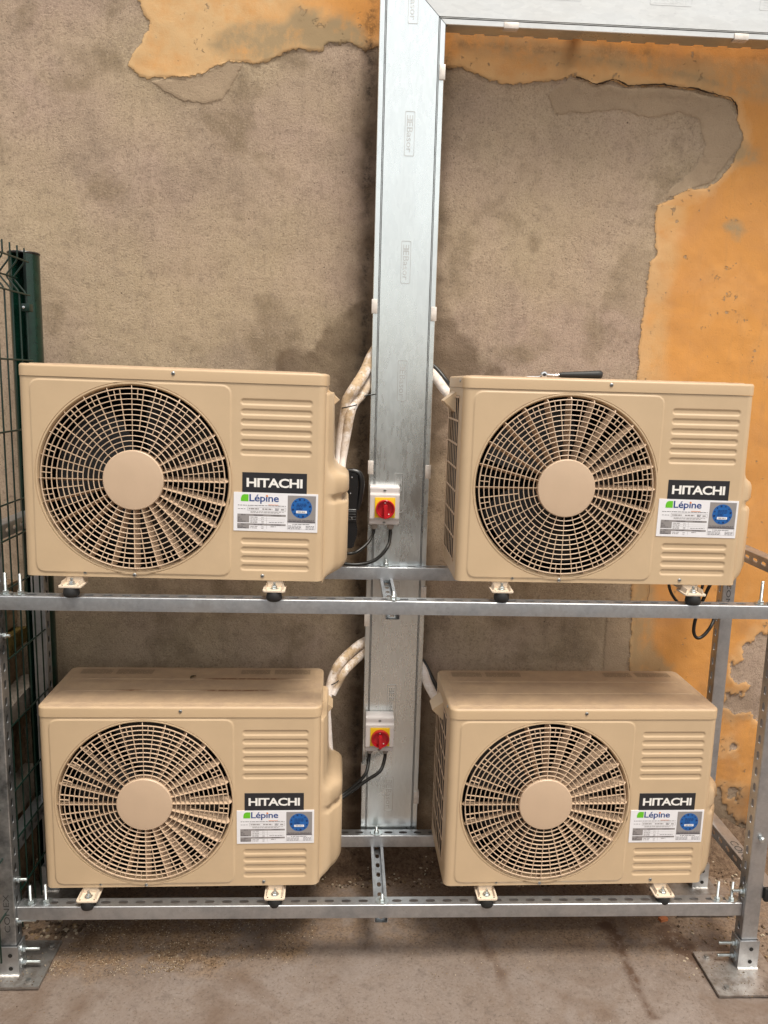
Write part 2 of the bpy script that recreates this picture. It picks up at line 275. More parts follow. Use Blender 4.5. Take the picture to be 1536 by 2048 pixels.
# ------------------------------------------------------------------ mesh helpers
class MB:
    def __init__(s): s.v = []; s.f = []; s.mi = []; s.mats = []
    def mat(s, k):
        if k not in s.mats: s.mats.append(k)
        return s.mats.index(k)
    def add(s, vs, fs, mat, T=None):
        o = len(s.v); mi = s.mat(mat)
        if T is not None: vs = [T @ Vector(p) for p in vs]
        s.v.extend(tuple(p) for p in vs)
        for f in fs: s.f.append(tuple(i+o for i in f)); s.mi.append(mi)
    def build(s, name, parent=None, sharp=35, attr=None):
        me = bpy.data.meshes.new(name); me.from_pydata(s.v, [], s.f)
        for k in s.mats: me.materials.append(M[k])
        me.polygons.foreach_set('material_index', s.mi)
        me.polygons.foreach_set('use_smooth', [True]*len(s.f))
        me.update(); me.validate()
        me.set_sharp_from_angle(angle=R(sharp))
        if attr:
            at = me.attributes.new(attr[0], 'FLOAT', 'POINT'); at.data.foreach_set('value', attr[1])
        o = bpy.data.objects.new(name, me); COL.objects.link(o)
        if parent is not None: o.parent = parent
        return o
    # primitives ------------------------------------------------
    def box(s, x0, x1, y0, y1, z0, z1, mat, bev=0.0, seg=2, T=None):
        bm = bmesh.new(); bmesh.ops.create_cube(bm, size=1)
        for v in bm.verts: v.co = Vector(((x0+x1)/2+v.co.x*(x1-x0), (y0+y1)/2+v.co.y*(y1-y0), (z0+z1)/2+v.co.z*(z1-z0)))
        if bev > 0: bmesh.ops.bevel(bm, geom=list(bm.edges), offset=bev, segments=seg, affect='EDGES', profile=0.5)
        s.frombm(bm, mat, T)
    def frombm(s, bm, mat, T=None):
        bm.verts.index_update()
        s.add([v.co.copy() for v in bm.verts], [[v.index for v in f.verts] for f in bm.faces], mat, T); bm.free()
    def lathe(s, prof, mat, T=None, n=24, cap0=True, cap1=True, squash=1.0):
        """profile [(r, z)] about local Z"""
        vs = []; fs = []
        for r_, z in prof:
            for k in range(n): a = 2*PI*k/n; vs.append((r_*math.cos(a), r_*math.sin(a)*squash, z))
        for j in range(len(prof)-1):
            for k in range(n):
                k2 = (k+1) % n; fs.append((j*n+k, j*n+k2, (j+1)*n+k2, (j+1)*n+k))
        if cap0: fs.append(tuple(range(n-1, -1, -1)))
        if cap1: fs.append(tuple((len(prof)-1)*n+k for k in range(n)))
        s.add(vs, fs, mat, T)
    def tube(s, pts, rad, mat, n=10, cap=True, flat=1.0):
        P = [Vector(p) for p in pts]; vs = []; fs = []
        if not hasattr(rad, '__len__'): rad = [rad]*len(P)
        up = None
        for i, q in enumerate(P):
            t = (P[min(i+1, len(P)-1)]-P[max(i-1, 0)]).normalized()
            if up is None:
                up = Vector((0, 0, 1)) if abs(t.z) < 0.9 else Vector((0, 1, 0))
            up = (up-t*up.dot(t)).normalized(); sd_ = t.cross(up)
            for k in range(n):
                a = 2*PI*k/n; vs.append(q+(up*math.cos(a)*flat+sd_*math.sin(a))*rad[i])
        for i in range(len(P)-1):
            for k in range(n):
                k2 = (k+1) % n; fs.append((i*n+k, i*n+k2, (i+1)*n+k2, (i+1)*n+k))
        if cap: fs.append(tuple(range(n-1, -1, -1))); fs.append(tuple((len(P)-1)*n+k for k in range(n)))
        s.add(vs, fs, mat)
    def prism(s, poly, a0, a1, mat, T=None, bev=0.0):
        """polygon in local XZ, extruded along local Y"""
        bm = bmesh.new(); vv = [bm.verts.new((x, a0, z)) for x, z in poly]; f = bm.faces.new(vv)
        r_ = bmesh.ops.extrude_face_region(bm, geom=[f])
        for e in r_['geom']:
            if isinstance(e, bmesh.types.BMVert): e.co.y = a1
        bmesh.ops.recalc_face_normals(bm, faces=list(bm.faces))
        if bev > 0: bmesh.ops.bevel(bm, geom=list(bm.edges), offset=bev, segments=2, affect='EDGES')
        s.frombm(bm, mat, T)
    def quad(s, x0, x1, z0, z1, y, mat, T=None):
        s.add([(x0, y, z0), (x1, y, z0), (x1, y, z1), (x0, y, z1)], [(0, 1, 2, 3)], mat, T)

def T(loc=(0, 0, 0), rx=0, ry=0, rz=0):
    return Matrix.Translation(loc) @ Matrix.Rotation(rz, 4, 'Z') @ Matrix.Rotation(ry, 4, 'Y') @ Matrix.Rotation(rx, 4, 'X')
def frame(o, x, z):
    x = Vector(x).normalized(); z = Vector(z).normalized(); y = z.cross(x)
    mm = Matrix((x, y, z)).transposed().to_4x4(); mm.translation = Vector(o); return mm
def catmull(pts, k=6):
    P = [Vector(p) for p in pts]; P = [P[0]*2-P[1]]+P+[P[-1]*2-P[-2]]; out = []
    for i in range(1, len(P)-2):
        for j in range(k):
            t = j/k; a, b, c, d = P[i-1:i+3]
            out.append(0.5*((2*b)+(c-a)*t+(2*a-5*b+4*c-d)*t*t+(3*b-a-3*c+d)*t**3))
    out.append(P[-2]); return out
def lerp_list(vals, n): return list(np.interp(np.linspace(0, len(vals)-1, n), range(len(vals)), vals))

def empty(name, label, cat, loc=(0, 0, 0), rz=0, group=None):
    o = bpy.data.objects.new(name, None); COL.objects.link(o); o.empty_display_size = 0.1
    o.location = loc; o.rotation_euler = (0, 0, rz); tag(o, label, cat, group); return o
def tag(o, label=None, cat=None, group=None, kind=None):
    if label: o['label'] = label
    if cat: o['category'] = cat
    if group: o['group'] = group
    if kind: o['kind'] = kind
    return o
def children(o): return [c for c in bpy.data.objects if c.parent == o]
def copy_tree(o, parent=None):
    c = o.copy(); COL.objects.link(c)
    if parent is not None: c.parent = parent
    for ch in children(o): copy_tree(ch, c)
    return c

_txt = {}
def text_geo(s_, bold=0.0, spacing=1.0, depth=0.0):
    key = (s_, bold, spacing, depth)
    if key in _txt: return _txt[key]
    cu = bpy.data.curves.new('t', 'FONT'); cu.body = s_; cu.size = 1; cu.offset = bold; cu.space_character = spacing; cu.resolution_u = 3; cu.extrude = depth
    ob = bpy.data.objects.new('t', cu); COL.objects.link(ob)
    dg = bpy.context.evaluated_depsgraph_get(); me = bpy.data.meshes.new_from_object(ob.evaluated_get(dg))
    vs = [tuple(v.co) for v in me.vertices]; fs = [tuple(p.vertices) for p in me.polygons]
    bpy.data.objects.remove(ob); bpy.data.curves.remove(cu); bpy.data.meshes.remove(me)
    xs = [v[0] for v in vs]; ys = [v[1] for v in vs]
    _txt[key] = (vs, fs, min(xs), max(xs), min(ys), max(ys)); return _txt[key]
def put_text(mb, s_, x0, x1, z0, z1, y, mat, bold=0.0, spacing=1.0, depth=0.0, TT=None):
    vs, fs, a, b, c, d = text_geo(s_, bold, spacing, depth)
    out = [(x0+(v[0]-a)/(b-a)*(x1-x0), y-v[2], z0+(v[1]-c)/(d-c)*(z1-z0)) for v in vs]
    mb.add(out, fs, mat, TT)

# value noise / polygon distance fields (numpy)
def vnoise(x, y, s_, seed):
    g = np.random.default_rng(seed).random((256, 256)); x = x*s_+50; y = y*s_+50
    xi = np.floor(x).astype(int); yi = np.floor(y).astype(int); fx = x-xi; fy = y-yi
    fx = fx*fx*(3-2*fx); fy = fy*fy*(3-2*fy); G = lambda i, j: g[i % 256, j % 256]
    return (G(xi, yi)*(1-fx)+G(xi+1, yi)*fx)*(1-fy)+(G(xi, yi+1)*(1-fx)+G(xi+1, yi+1)*fx)*fy
def fbm(x, y, s_, seed, o=4, r_=0.55):
    t = 0; w = 1; tw = 0
    for k in range(o): t = t+w*vnoise(x, y, s_*2**k, seed+k); tw += w; w *= r_
    return t/tw-0.5
def sdf(px, py, poly):
    d = np.full(px.shape, 1e9); ins = np.zeros(px.shape, bool); n = len(poly)
    for i in range(n):
        ax, ay = poly[i]; bx, by = poly[(i+1) % n]; ex, ey = bx-ax, by-ay
        t = np.clip(((px-ax)*ex+(py-ay)*ey)/(ex*ex+ey*ey+1e-12), 0, 1)
        d = np.minimum(d, (px-ax-ex*t)**2+(py-ay-ey*t)**2)
        c = ((ay > py) != (by > py)) & (px < (bx-ax)*(py-ay)/((by-ay) if by != ay else 1e-12)+ax); ins ^= c
    d = np.sqrt(d); return np.where(ins, d, -d)
def grid_mesh(name, X, Y, P, mat, attrs):
    """X,Y index grids; P (ny,nx,3) positions"""
    ny, nx = P.shape[:2]; me = bpy.data.meshes.new(name)
    me.vertices.add(nx*ny); me.vertices.foreach_set('co', P.reshape(-1).astype(np.float32))
    i = np.arange((ny-1)*(nx-1)); r_ = i//(nx-1); c = i % (nx-1); a = r_*nx+c
    q = np.stack([a, a+1, a+nx+1, a+nx], 1).reshape(-1)
    me.loops.add(len(q)); me.loops.foreach_set('vertex_index', q)
    me.polygons.add(len(i)); me.polygons.foreach_set('loop_start', np.arange(len(i))*4)
    me.polygons.foreach_set('use_smooth', np.ones(len(i), bool))
    me.update(calc_edges=True); me.materials.append(M[mat])
    for k, v in attrs.items():
        at = me.attributes.new(k, 'FLOAT', 'POINT'); at.data.foreach_set('value', v.reshape(-1).astype(np.float32))
    o = bpy.data.objects.new(name, me); COL.objects.link(o); return o

GZ = -0.125
WY = 0.18
# ------------------------------------------------------------------ wall
ORANGE = [(-0.70, 4.6), (-0.72, 3.1), (-0.661, 2.731), (-0.647, 2.704), (-0.628, 2.67), (-0.63, 2.648), (-0.652, 2.612), (-0.675, 2.583), (-0.696, 2.546), (-0.674, 2.526), (-0.636, 2.506), (-0.567, 2.512), (-0.498, 2.523), (-0.46, 2.531), (-0.421, 2.555), (-0.383, 2.57), (-0.337, 2.568), (-0.306, 2.562), (-0.252, 2.58), (-0.183, 2.612), (-0.105, 2.608), (-0.083, 2.633), (-0.028, 2.64), (0.034, 2.621), (0.076, 2.63), (0.19, 2.614), (0.294, 2.576), (0.336, 2.581), (0.384, 2.564), (0.491, 2.536), (0.539, 2.544), (0.652, 2.559), (0.686, 2.574), (0.722, 2.562), (0.768, 2.548), (0.82, 2.565), (0.865, 2.548), (0.984, 2.557), (1.085, 2.551), (1.204, 2.526), (1.224, 2.507), (1.235, 2.458), (1.259, 2.406), (1.242, 2.358), (1.22, 2.318), (1.184, 2.275), (1.158, 2.254), (1.107, 2.252), (1.051, 2.23), (1.017, 2.201), (0.994, 2.194), (0.995, 2.145), (0.996, 2.091), (1.003, 2.064), (1.004, 2.039), (0.987, 2.016), (0.983, 1.963), (0.982, 1.901), (0.975, 1.821), (0.973, 1.741), (0.973, 1.635), (0.987, 1.224), (1.021, 0.793), (1.027, 0.625), (1.081, -0.101), (1.081, -0.6), (6, -0.6), (6, 4.6)]
SMEAR = [[(1.245, 2.160), (1.278, 2.150), (1.298, 2.126), (1.279, 2.095), (1.25, 2.112), (1.222, 2.14)],
         [(0.30, 2.70), (1.5, 2.62), (1.5, 2.50), (1.22, 2.53), (0.95, 2.60), (0.55, 2.60), (0.30, 2.63)],
         [(-0.451, 2.614), (-0.367, 2.681), (-0.214, 2.695), (-0.184, 2.728), (-0.107, 2.729), (-0.107, 2.693), (-0.045, 2.72), (-0.007, 2.712), (0.041, 2.664), (0.034, 2.621), (-0.105, 2.608), (-0.183, 2.612), (-0.252, 2.58), (-0.306, 2.563), (-0.367, 2.578), (-0.429, 2.594)],
         [(1.186, 2.388), (1.243, 2.406), (1.312, 2.378), (1.333, 2.333), (1.242, 2.329)],
         [(0.392, 2.673), (0.471, 2.662), (0.936, 2.631), (1.266, 2.572), (1.271, 2.527), (1.071, 2.571), (0.696, 2.621), (0.426, 2.624)],
         [(1.02, 0.95), (1.10, 0.95), (1.11, 0.70), (1.19, 0.62), (1.18, 0.50), (1.02, 0.50)]]
LAYER = [[(-0.636, 2.506), (-0.568, 2.466), (-0.522, 2.446), (-0.453, 2.446), (-0.407, 2.458), (-0.368, 2.517), (-0.34, 2.565), (-0.383, 2.57), (-0.421, 2.555), (-0.46, 2.531), (-0.567, 2.512)],
         [(0.615, 2.515), (0.687, 2.569), (0.862, 2.543), (0.985, 2.551), (1.204, 2.52), (1.259, 2.406), (1.18, 2.281), (1.107, 2.252), (1.021, 2.213), (1.034, 2.245), (1.111, 2.309), (1.137, 2.386), (1.114, 2.461), (1.046, 2.481), (0.95, 2.462), (0.851, 2.48), (0.755, 2.469), (0.642, 2.46)],
         [(0.932, 0.83), (1.024, 0.83), (1.030, 0.55), (0.933, 0.55)]]
CHIPS = [[(1.526, 0.753), (1.478, 0.746), (1.455, 0.705), (1.443, 0.648), (1.416, 0.638), (1.402, 0.591), (1.443, 0.553), (1.48, 0.553), (1.466, 0.515), (1.428, 0.524), (1.394, 0.524), (1.386, 0.476), (1.417, 0.447), (1.492, 0.448), (1.532, 0.419), (1.685, 0.4), (1.641, 0.782)],
         [(1.414, 0.291), (1.43, 0.32), (1.449, 0.315), (1.437, 0.281)],
         [(1.426, 0.132), (1.438, 0.148), (1.467, 0.142), (1.459, 0.106), (1.437, 0.102)],
         [(1.408, 0.162), (1.425, 0.102), (1.456, 0.061), (1.481, 0.0), (1.7, -0.02), (1.7, -0.2), (1.3, -0.2), (1.36, 0.05)]]
DAMP = [([(0.12, 1.9), (0.026, 1.882), (-0.013, 1.801), (-0.078, 1.776), (-0.127, 1.718), (-0.225, 1.691), (-0.249, 1.625), (-0.158, 1.587), (0.012, 1.375), (0.12, 1.292)], 0.016, 0.78),
        ([(0.22, 1.81), (0.35, 1.796), (0.377, 1.749), (0.42, 1.717), (0.43, 1.677), (0.508, 1.646), (0.526, 1.622), (0.342, 1.584), (0.333, 1.383), (0.22, 1.21)], 0.016, 0.75),
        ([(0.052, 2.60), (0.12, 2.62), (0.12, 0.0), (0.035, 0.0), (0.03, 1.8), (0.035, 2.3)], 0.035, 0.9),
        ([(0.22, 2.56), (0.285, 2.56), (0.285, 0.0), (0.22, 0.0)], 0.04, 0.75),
        ([(1.30, 0.55), (1.42, 0.56), (1.52, 0.50), (1.50, 0.42), (1.36, 0.43)], 0.03, 0.5),
        ([(1.33, 0.16), (1.52, 0.13), (1.52, -0.1), (1.2, -0.1)], 0.04, 0.45)]
xs = np.concatenate([np.linspace(-6, -1.62, 14, endpoint=False), np.arange(-1.62, 1.95, 0.006), np.linspace(1.96, 6, 14)])
zs = np.concatenate([np.arange(-0.20, 2.98, 0.006), np.linspace(3.0, 4.4, 10)])
GX, GZG = np.meshgrid(xs, zs)
wob = 0.006*fbm(GX, GZG, 30, 5)+0.004*fbm(GX, GZG, 90, 9, 2)
paint = sdf(GX, GZG, ORANGE)+wob*1.6
for c_ in CHIPS: paint = np.minimum(paint, -(sdf(GX, GZG, c_)+fbm(GX, GZG, 40, 21)*0.06))
layer = np.full(GX.shape, -1.0)
for c_ in LAYER[:2]: layer = np.maximum(layer, sdf(GX, GZG, c_)+wob*1.5)
layer = np.maximum(layer, sdf(GX, GZG, LAYER[2])+wob)
smear = np.zeros(GX.shape)
for i, c_ in enumerate(SMEAR): smear = np.maximum(smear, np.clip((sdf(GX, GZG, c_)+wob*3+0.012)/0.03, 0, 1)*(1, .6, 1, .85, .9, .75)[i])
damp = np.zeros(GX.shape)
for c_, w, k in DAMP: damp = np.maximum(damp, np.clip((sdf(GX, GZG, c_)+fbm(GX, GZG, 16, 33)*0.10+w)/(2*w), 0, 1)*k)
foot = np.clip((0.10-GZG+fbm(GX, GZG, 9, 3)*0.25)/0.12, 0, 1)*0.9
foot = np.maximum(foot, np.clip((GZG < 0.5)*(0.45-GZG)/0.6+fbm(GX, GZG, 5, 77)*0.4, 0, 0.5)*np.clip((GX-1.1)/0.1, 0, 1)*0.8)
chalk = np.clip((0.02-GX+fbm(GX, GZG, 5, 121)*0.3)/0.25, 0, 1)*(GZG > 2.2)
chalk = np.maximum(chalk, np.clip((0.07-np.abs(GZG-2.585)+fbm(GX, GZG, 8, 123)*.08)/0.04, 0, 1)*(GX > .2)*0.6)
chalk = np.maximum(chalk, np.clip((0.05-np.abs(GX-1.03)+fbm(GX, GZG, 6, 127)*.12)/0.05, 0, 1)*(GZG < 2.2)*0.5)
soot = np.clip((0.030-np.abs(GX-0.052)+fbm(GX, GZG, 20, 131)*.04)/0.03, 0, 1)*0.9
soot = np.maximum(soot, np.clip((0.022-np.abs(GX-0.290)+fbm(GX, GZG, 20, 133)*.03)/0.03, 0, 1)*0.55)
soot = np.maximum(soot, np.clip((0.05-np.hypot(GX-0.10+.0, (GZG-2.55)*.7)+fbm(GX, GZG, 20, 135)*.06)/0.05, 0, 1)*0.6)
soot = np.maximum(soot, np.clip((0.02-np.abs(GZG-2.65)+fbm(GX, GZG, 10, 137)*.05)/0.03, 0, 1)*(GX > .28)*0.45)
sm = lambda d, w: np.clip((d+w)/(2*w), 0, 1)
thick = 0.0045*sm(paint, 0.003)*np.clip(1-paint/0.25, 0.25, 1)+0.0025*sm(layer, 0.003)
relief = 0.011*fbm(GX, GZG, 3.5, 41, 3)+0.0040*fbm(GX, GZG, 12, 43, 3)+0.0010*fbm(GX, GZG, 60, 47, 3)*(1-0.6*sm(paint, .01))
YY = WY-thick-relief
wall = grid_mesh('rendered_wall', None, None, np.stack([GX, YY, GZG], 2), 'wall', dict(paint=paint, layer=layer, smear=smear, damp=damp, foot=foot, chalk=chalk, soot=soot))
tag(wall, 'old grey cement rendered wall with patches of peeling orange paint behind the units', 'wall')
# dark open crack where the upper paint sheet lifts off the render on the right
mb = MB()
crk = [(0.700, 2.569), (0.722, 2.563), (0.768, 2.549), (0.795, 2.558), (0.82, 2.566), (0.845, 2.560), (0.865, 2.549), (0.90, 2.552), (0.984, 2.558), (1.03, 2.552), (1.085, 2.551), (1.14, 2.538), (1.204, 2.527), (1.224, 2.507), (1.230, 2.48)]
pr = []; 
for i in range(len(crk)*6):
    t = i/6; k = min(int(t), len(crk)-2); f_ = t-k
    if k+f_ > len(crk)-1: break
    x = crk[k][0]*(1-f_)+crk[k+1][0]*f_; z = crk[k][1]*(1-f_)+crk[k+1][1]*f_
    pr.append((x, WY-0.0115+random.uniform(-.001, .001), z+random.uniform(-.0015, .0015)))
mb.tube(pr, [0.0008+0.0022*abs(math.sin(i*0.21+1))*(0.5+random.random()*.5) for i in range(len(pr))], 'gravel_c', 5)
mb.build('plaster_crack', wall)
mb = MB()
for pts in ([(1.072, .965), (1.073, .93), (1.077, .90), (1.073, .87), (1.078, .84), (1.083, .82)], [(1.12, .86), (1.124, .82), (1.12, .80)]):
    q = catmull([(a, WY-0.0062, b) for a, b in pts], 4); mb.tube([(p.x+random.uniform(-.001, .001), p.y, p.z) for p in q], 0.0006, 'dirt', 4)
mb.build('hairline_crack', wall)

# ------------------------------------------------------------------ ground
D1 = [(-0.86, -0.40), (-0.827, -0.291), (-0.80, -0.14), (-0.701, -0.10), (-0.413, -0.10), (-0.062, -0.12), (-0.082, -0.332), (-0.232, -0.34), (-0.374, -0.383), (-0.505, -0.387), (-0.618, -0.40)]
D2 = [(0.334, -0.10), (1.15, -0.10), (1.10, -0.31), (0.914, -0.312), (0.497, -0.35), (0.334, -0.305)]
D3 = [(0.847, -0.173), (0.913, -0.174), (0.906, -0.312), (0.885, -0.493), (0.901, -0.584), (0.868, -0.592), (0.872, -0.436), (0.866, -0.289)]
D4 = [(1.02, -0.20), (1.107, -0.20), (1.123, -0.378), (1.107, -0.478), (1.085, -0.38), (1.03, -0.314)]
D5 = [(0.42, -0.17), (0.46, -0.17), (0.505, -0.45), (0.49, -0.46)]
xs = np.concatenate([np.linspace(-45, -1.9, 16, endpoint=False), np.arange(-1.9, 2.2, 0.009), np.linspace(2.22, 45, 16)])
ys = np.concatenate([np.linspace(-60, -1.2, 16, endpoint=False), np.arange(-1.2, 0.25, 0.009)])
GX, GY = np.meshgrid(xs, ys)
d1 = np.clip((sdf(GX, GY, D1)+fbm(GX, GY, 14, 5)*0.10+0.02)/0.05, 0, 1)
d2 = np.clip((sdf(GX, GY, D2)+fbm(GX, GY, 10, 15)*0.14+0.03)/0.10, 0, 1)*0.75
back = np.clip((GY+0.02+fbm(GX, GY, 6, 55)*0.10)/0.10, 0, 1)*0.95
right = np.clip((GX-1.0+fbm(GX, GY, 5, 65)*0.5)/0.2, 0, 1)*np.clip((GY+0.50)/0.2, 0, 1)*0.6
leftd = np.clip((-0.78-GX+fbm(GX, GY, 8, 75)*0.1)/0.06, 0, 1)*np.clip((GY+0.42)/0.06, 0, 1)*0.9
dirt = np.maximum.reduce([d1, d2, back, right, leftd, 0.7*np.clip((GY+0.40+fbm(GX, GY, 3, 111)*0.25)/0.12, 0, 1), np.clip(fbm(GX, GY, 3, 99)*2-0.35, 0, .4)])
trail = np.maximum.reduce([np.clip((sdf(GX, GY, P_)+fbm(GX, GY, 25, 7+i)*0.05+0.006)/0.02, 0, 1)*k for i, (P_, k) in enumerate(((D3, 1.0), (D4, .9), (D5, .6)))])
near = (np.abs(GX) < 2.3)*(GY > -1.3)
ZZ = GZ+near*(0.006*fbm(GX, GY, 3, 61, 3)+0.0025*fbm(GX, GY, 20, 63, 3)+0.0035*np.maximum(d1, 0)*(fbm(GX, GY, 60, 67, 2)+0.3))
ground = grid_mesh('ground', None, None, np.stack([GX, GY, ZZ], 2), 'ground', dict(dirt=dirt, trail=trail))
tag(ground, kind='structure')
# dirt heaped along the foot of the wall
xs = np.arange(-1.7, 1.9, 0.012); ts = np.linspace(0, 1, 16); GX, TT_ = np.meshgrid(xs, ts)
hh = 0.085+0.05*fbm(GX, GX*0, 5, 91)*2+0.05*np.clip((GX-1.2)/0.2, 0, 1)
GYb = 0.02+fbm(GX, GX*0, 4, 93)*0.06+TT_*(0.17-0.02)
ZB = GZ-0.004+hh*TT_**1.6+0.012*fbm(GX, GYb, 30, 95, 3)*(TT_ > 0.02)
o = grid_mesh('dirt', None, None, np.stack([GX, GYb, ZB], 2), 'dirt', {}); tag(o, kind='stuff')

def rocks(name, pts, mats, parent=None):
    """irregular little stones merged in one mesh"""
    mb = MB(); ico = bmesh.new(); bmesh.ops.create_icosphere(ico, subdivisions=1, radius=1); iv = [v.co.copy() for v in ico.verts]; ifc = [[v.index for v in f.verts] for f in ico.faces]; ico.free()
    for (x, y, z, s_) in pts:
        sx, sy, sz = s_*random.uniform(.6, 1.3), s_*random.uniform(.6, 1.2), s_*random.uniform(.35, .8); a = random.uniform(0, PI)
        vs = [Vector((v.x*sx*random.uniform(.75, 1.15), v.y*sy*random.uniform(.75, 1.15), v.z*sz*random.uniform(.8, 1.1))) for v in iv]
        mb.add(vs, ifc, random.choice(mats), T((x, y, z+sz*0.25), rz=a))
    return mb.build(name, parent, sharp=20)
pts = []
def inside(P_, x, y): return sdf(np.array([x]), np.array([y]), P_)[0]
while len(pts) < 6500:
    x = random.uniform(-0.88, -0.05); y = random.uniform(-0.42, -0.08); dd = inside(D1, x, y)
    dens = (0.95 if x < -0.45 else 0.35)*(1.0 if dd > 0 else 0.04)*(0.35+0.65*(math.sin(x*23+y*31)*math.sin(x*11-y*17) > -0.25))
    if random.random() < dens: pts.append((x, y, GZ+0.001, random.choice((0.0008, 0.001, 0.0013, 0.0017, 0.0024))))
for _ in range(900): pts.append((random.uniform(0.2, 1.25), random.uniform(-0.42, 0.0), GZ+.001, random.uniform(.0008, .0020)))
for _ in range(260): pts.append((random.uniform(1.05, 1.45), random.uniform(-0.45, 0.1), GZ, random.uniform(.0015, .006)))
for _ in range(260): pts.append((random.uniform(-1.1, 1.4), random.uniform(-0.75, -0.3), GZ, random.uniform(.0006, .002)))
for bx in ((-.95, -.36), (1.2, -.43)):
    for _ in range(160): pts.append((bx[0]+random.uniform(-.10, .10), bx[1]+random.uniform(-.09, .09), GZ+.0115, random.uniform(.0006, .0022)))
tag(rocks('gravel', pts, ['gravel_a', 'gravel_a', 'gravel_b', 'gravel_c']), kind='stuff')
pts = []
for _ in range(1500):
    x = random.uniform(-1.1, 1.5); t = random.random()**1.3; y = 0.0+t*0.16; pts.append((x, y, GZ+0.085*max(0, (y-.02)/.15)**1.6, random.uniform(.0015, .006)))
for _ in range(260): pts.append((random.uniform(-1.0, -0.8), random.uniform(-0.25, 0.1), GZ, random.uniform(.003, .010)))
tag(rocks('debris', pts, ['gravel_a', 'gravel_c', 'gravel_c', 'gravel_b']), kind='stuff')

# ------------------------------------------------------------------ rubble wall at left, behind the fence
rw = empty('rubble_wall', 'low rough brown stone wall behind the green mesh fence, bottom left', 'wall', (-1.2, 0, GZ))
def lump(mb, x0, x1, y0, y1, z0, z1, mat, k=0.02, seed=1):
    bm = bmesh.new(); bmesh.ops.create_cube(bm, size=1); bmesh.ops.subdivide_edges(bm, edges=bm.edges, cuts=5, use_grid_fill=True)
    r_ = random.Random(seed)
    from mathutils import noise
    for v in bm.verts:
        p_ = Vector(((x0+x1)/2+v.co.x*(x1-x0), (y0+y1)/2+v.co.y*(y1-y0), (z0+z1)/2+v.co.z*(z1-z0)))
        n_ = noise.noise_vector(p_*9+Vector((seed*3.1, 0, 0)))*k+noise.noise_vector(p_*28)*k*0.35; v.co = p_+n_
    mb.frombm(bm, mat)
z = 0.0; s_ = 1
for z0, z1, mt, xin in ((-.02, .14, 'stone', -1.07), (.14, .27, 'stone', -1.10), (.27, .36, 'stone_grey', -1.055), (.36, .50, 'stone', -1.10), (.50, .61, 'stone', -1.085), (.61, .68, 'stone_grey', -1.03), (.68, .80, 'stone', -1.09), (.80, .86, 'moss', -1.07), (.86, 1.02, 'stone', -1.10)):
    mb = MB(); y = 0.15
    while y > -0.75:
        w = random.uniform(.16, .32); lump(mb, xin-0.30-1.0*0, xin, y-w+.008, y, z0+GZ*0+0.006-.10, z1-.10, mt, 0.014, s_); y -= w; s_ += 1
    o = mb.build('stone_course', None, 25); o.parent = rw; o.matrix_parent_inverse = Matrix.Translation((1.2, 0, -GZ))

# ------------------------------------------------------------------ low wall added out of view behind the camera to darken metal reflections
mb = MB()
mb.box(-14, 14, -4.9, -4.7, GZ-.1, 1.25, 'yard', .01); mb.box(-14.02, 14.02, -4.94, -4.66, 1.2505, 1.31, 'stone_grey', .01)
tag(mb.build('added_blocker_wall'), 'low brown wall added out of view opposite the rack to block horizon glow', 'wall')

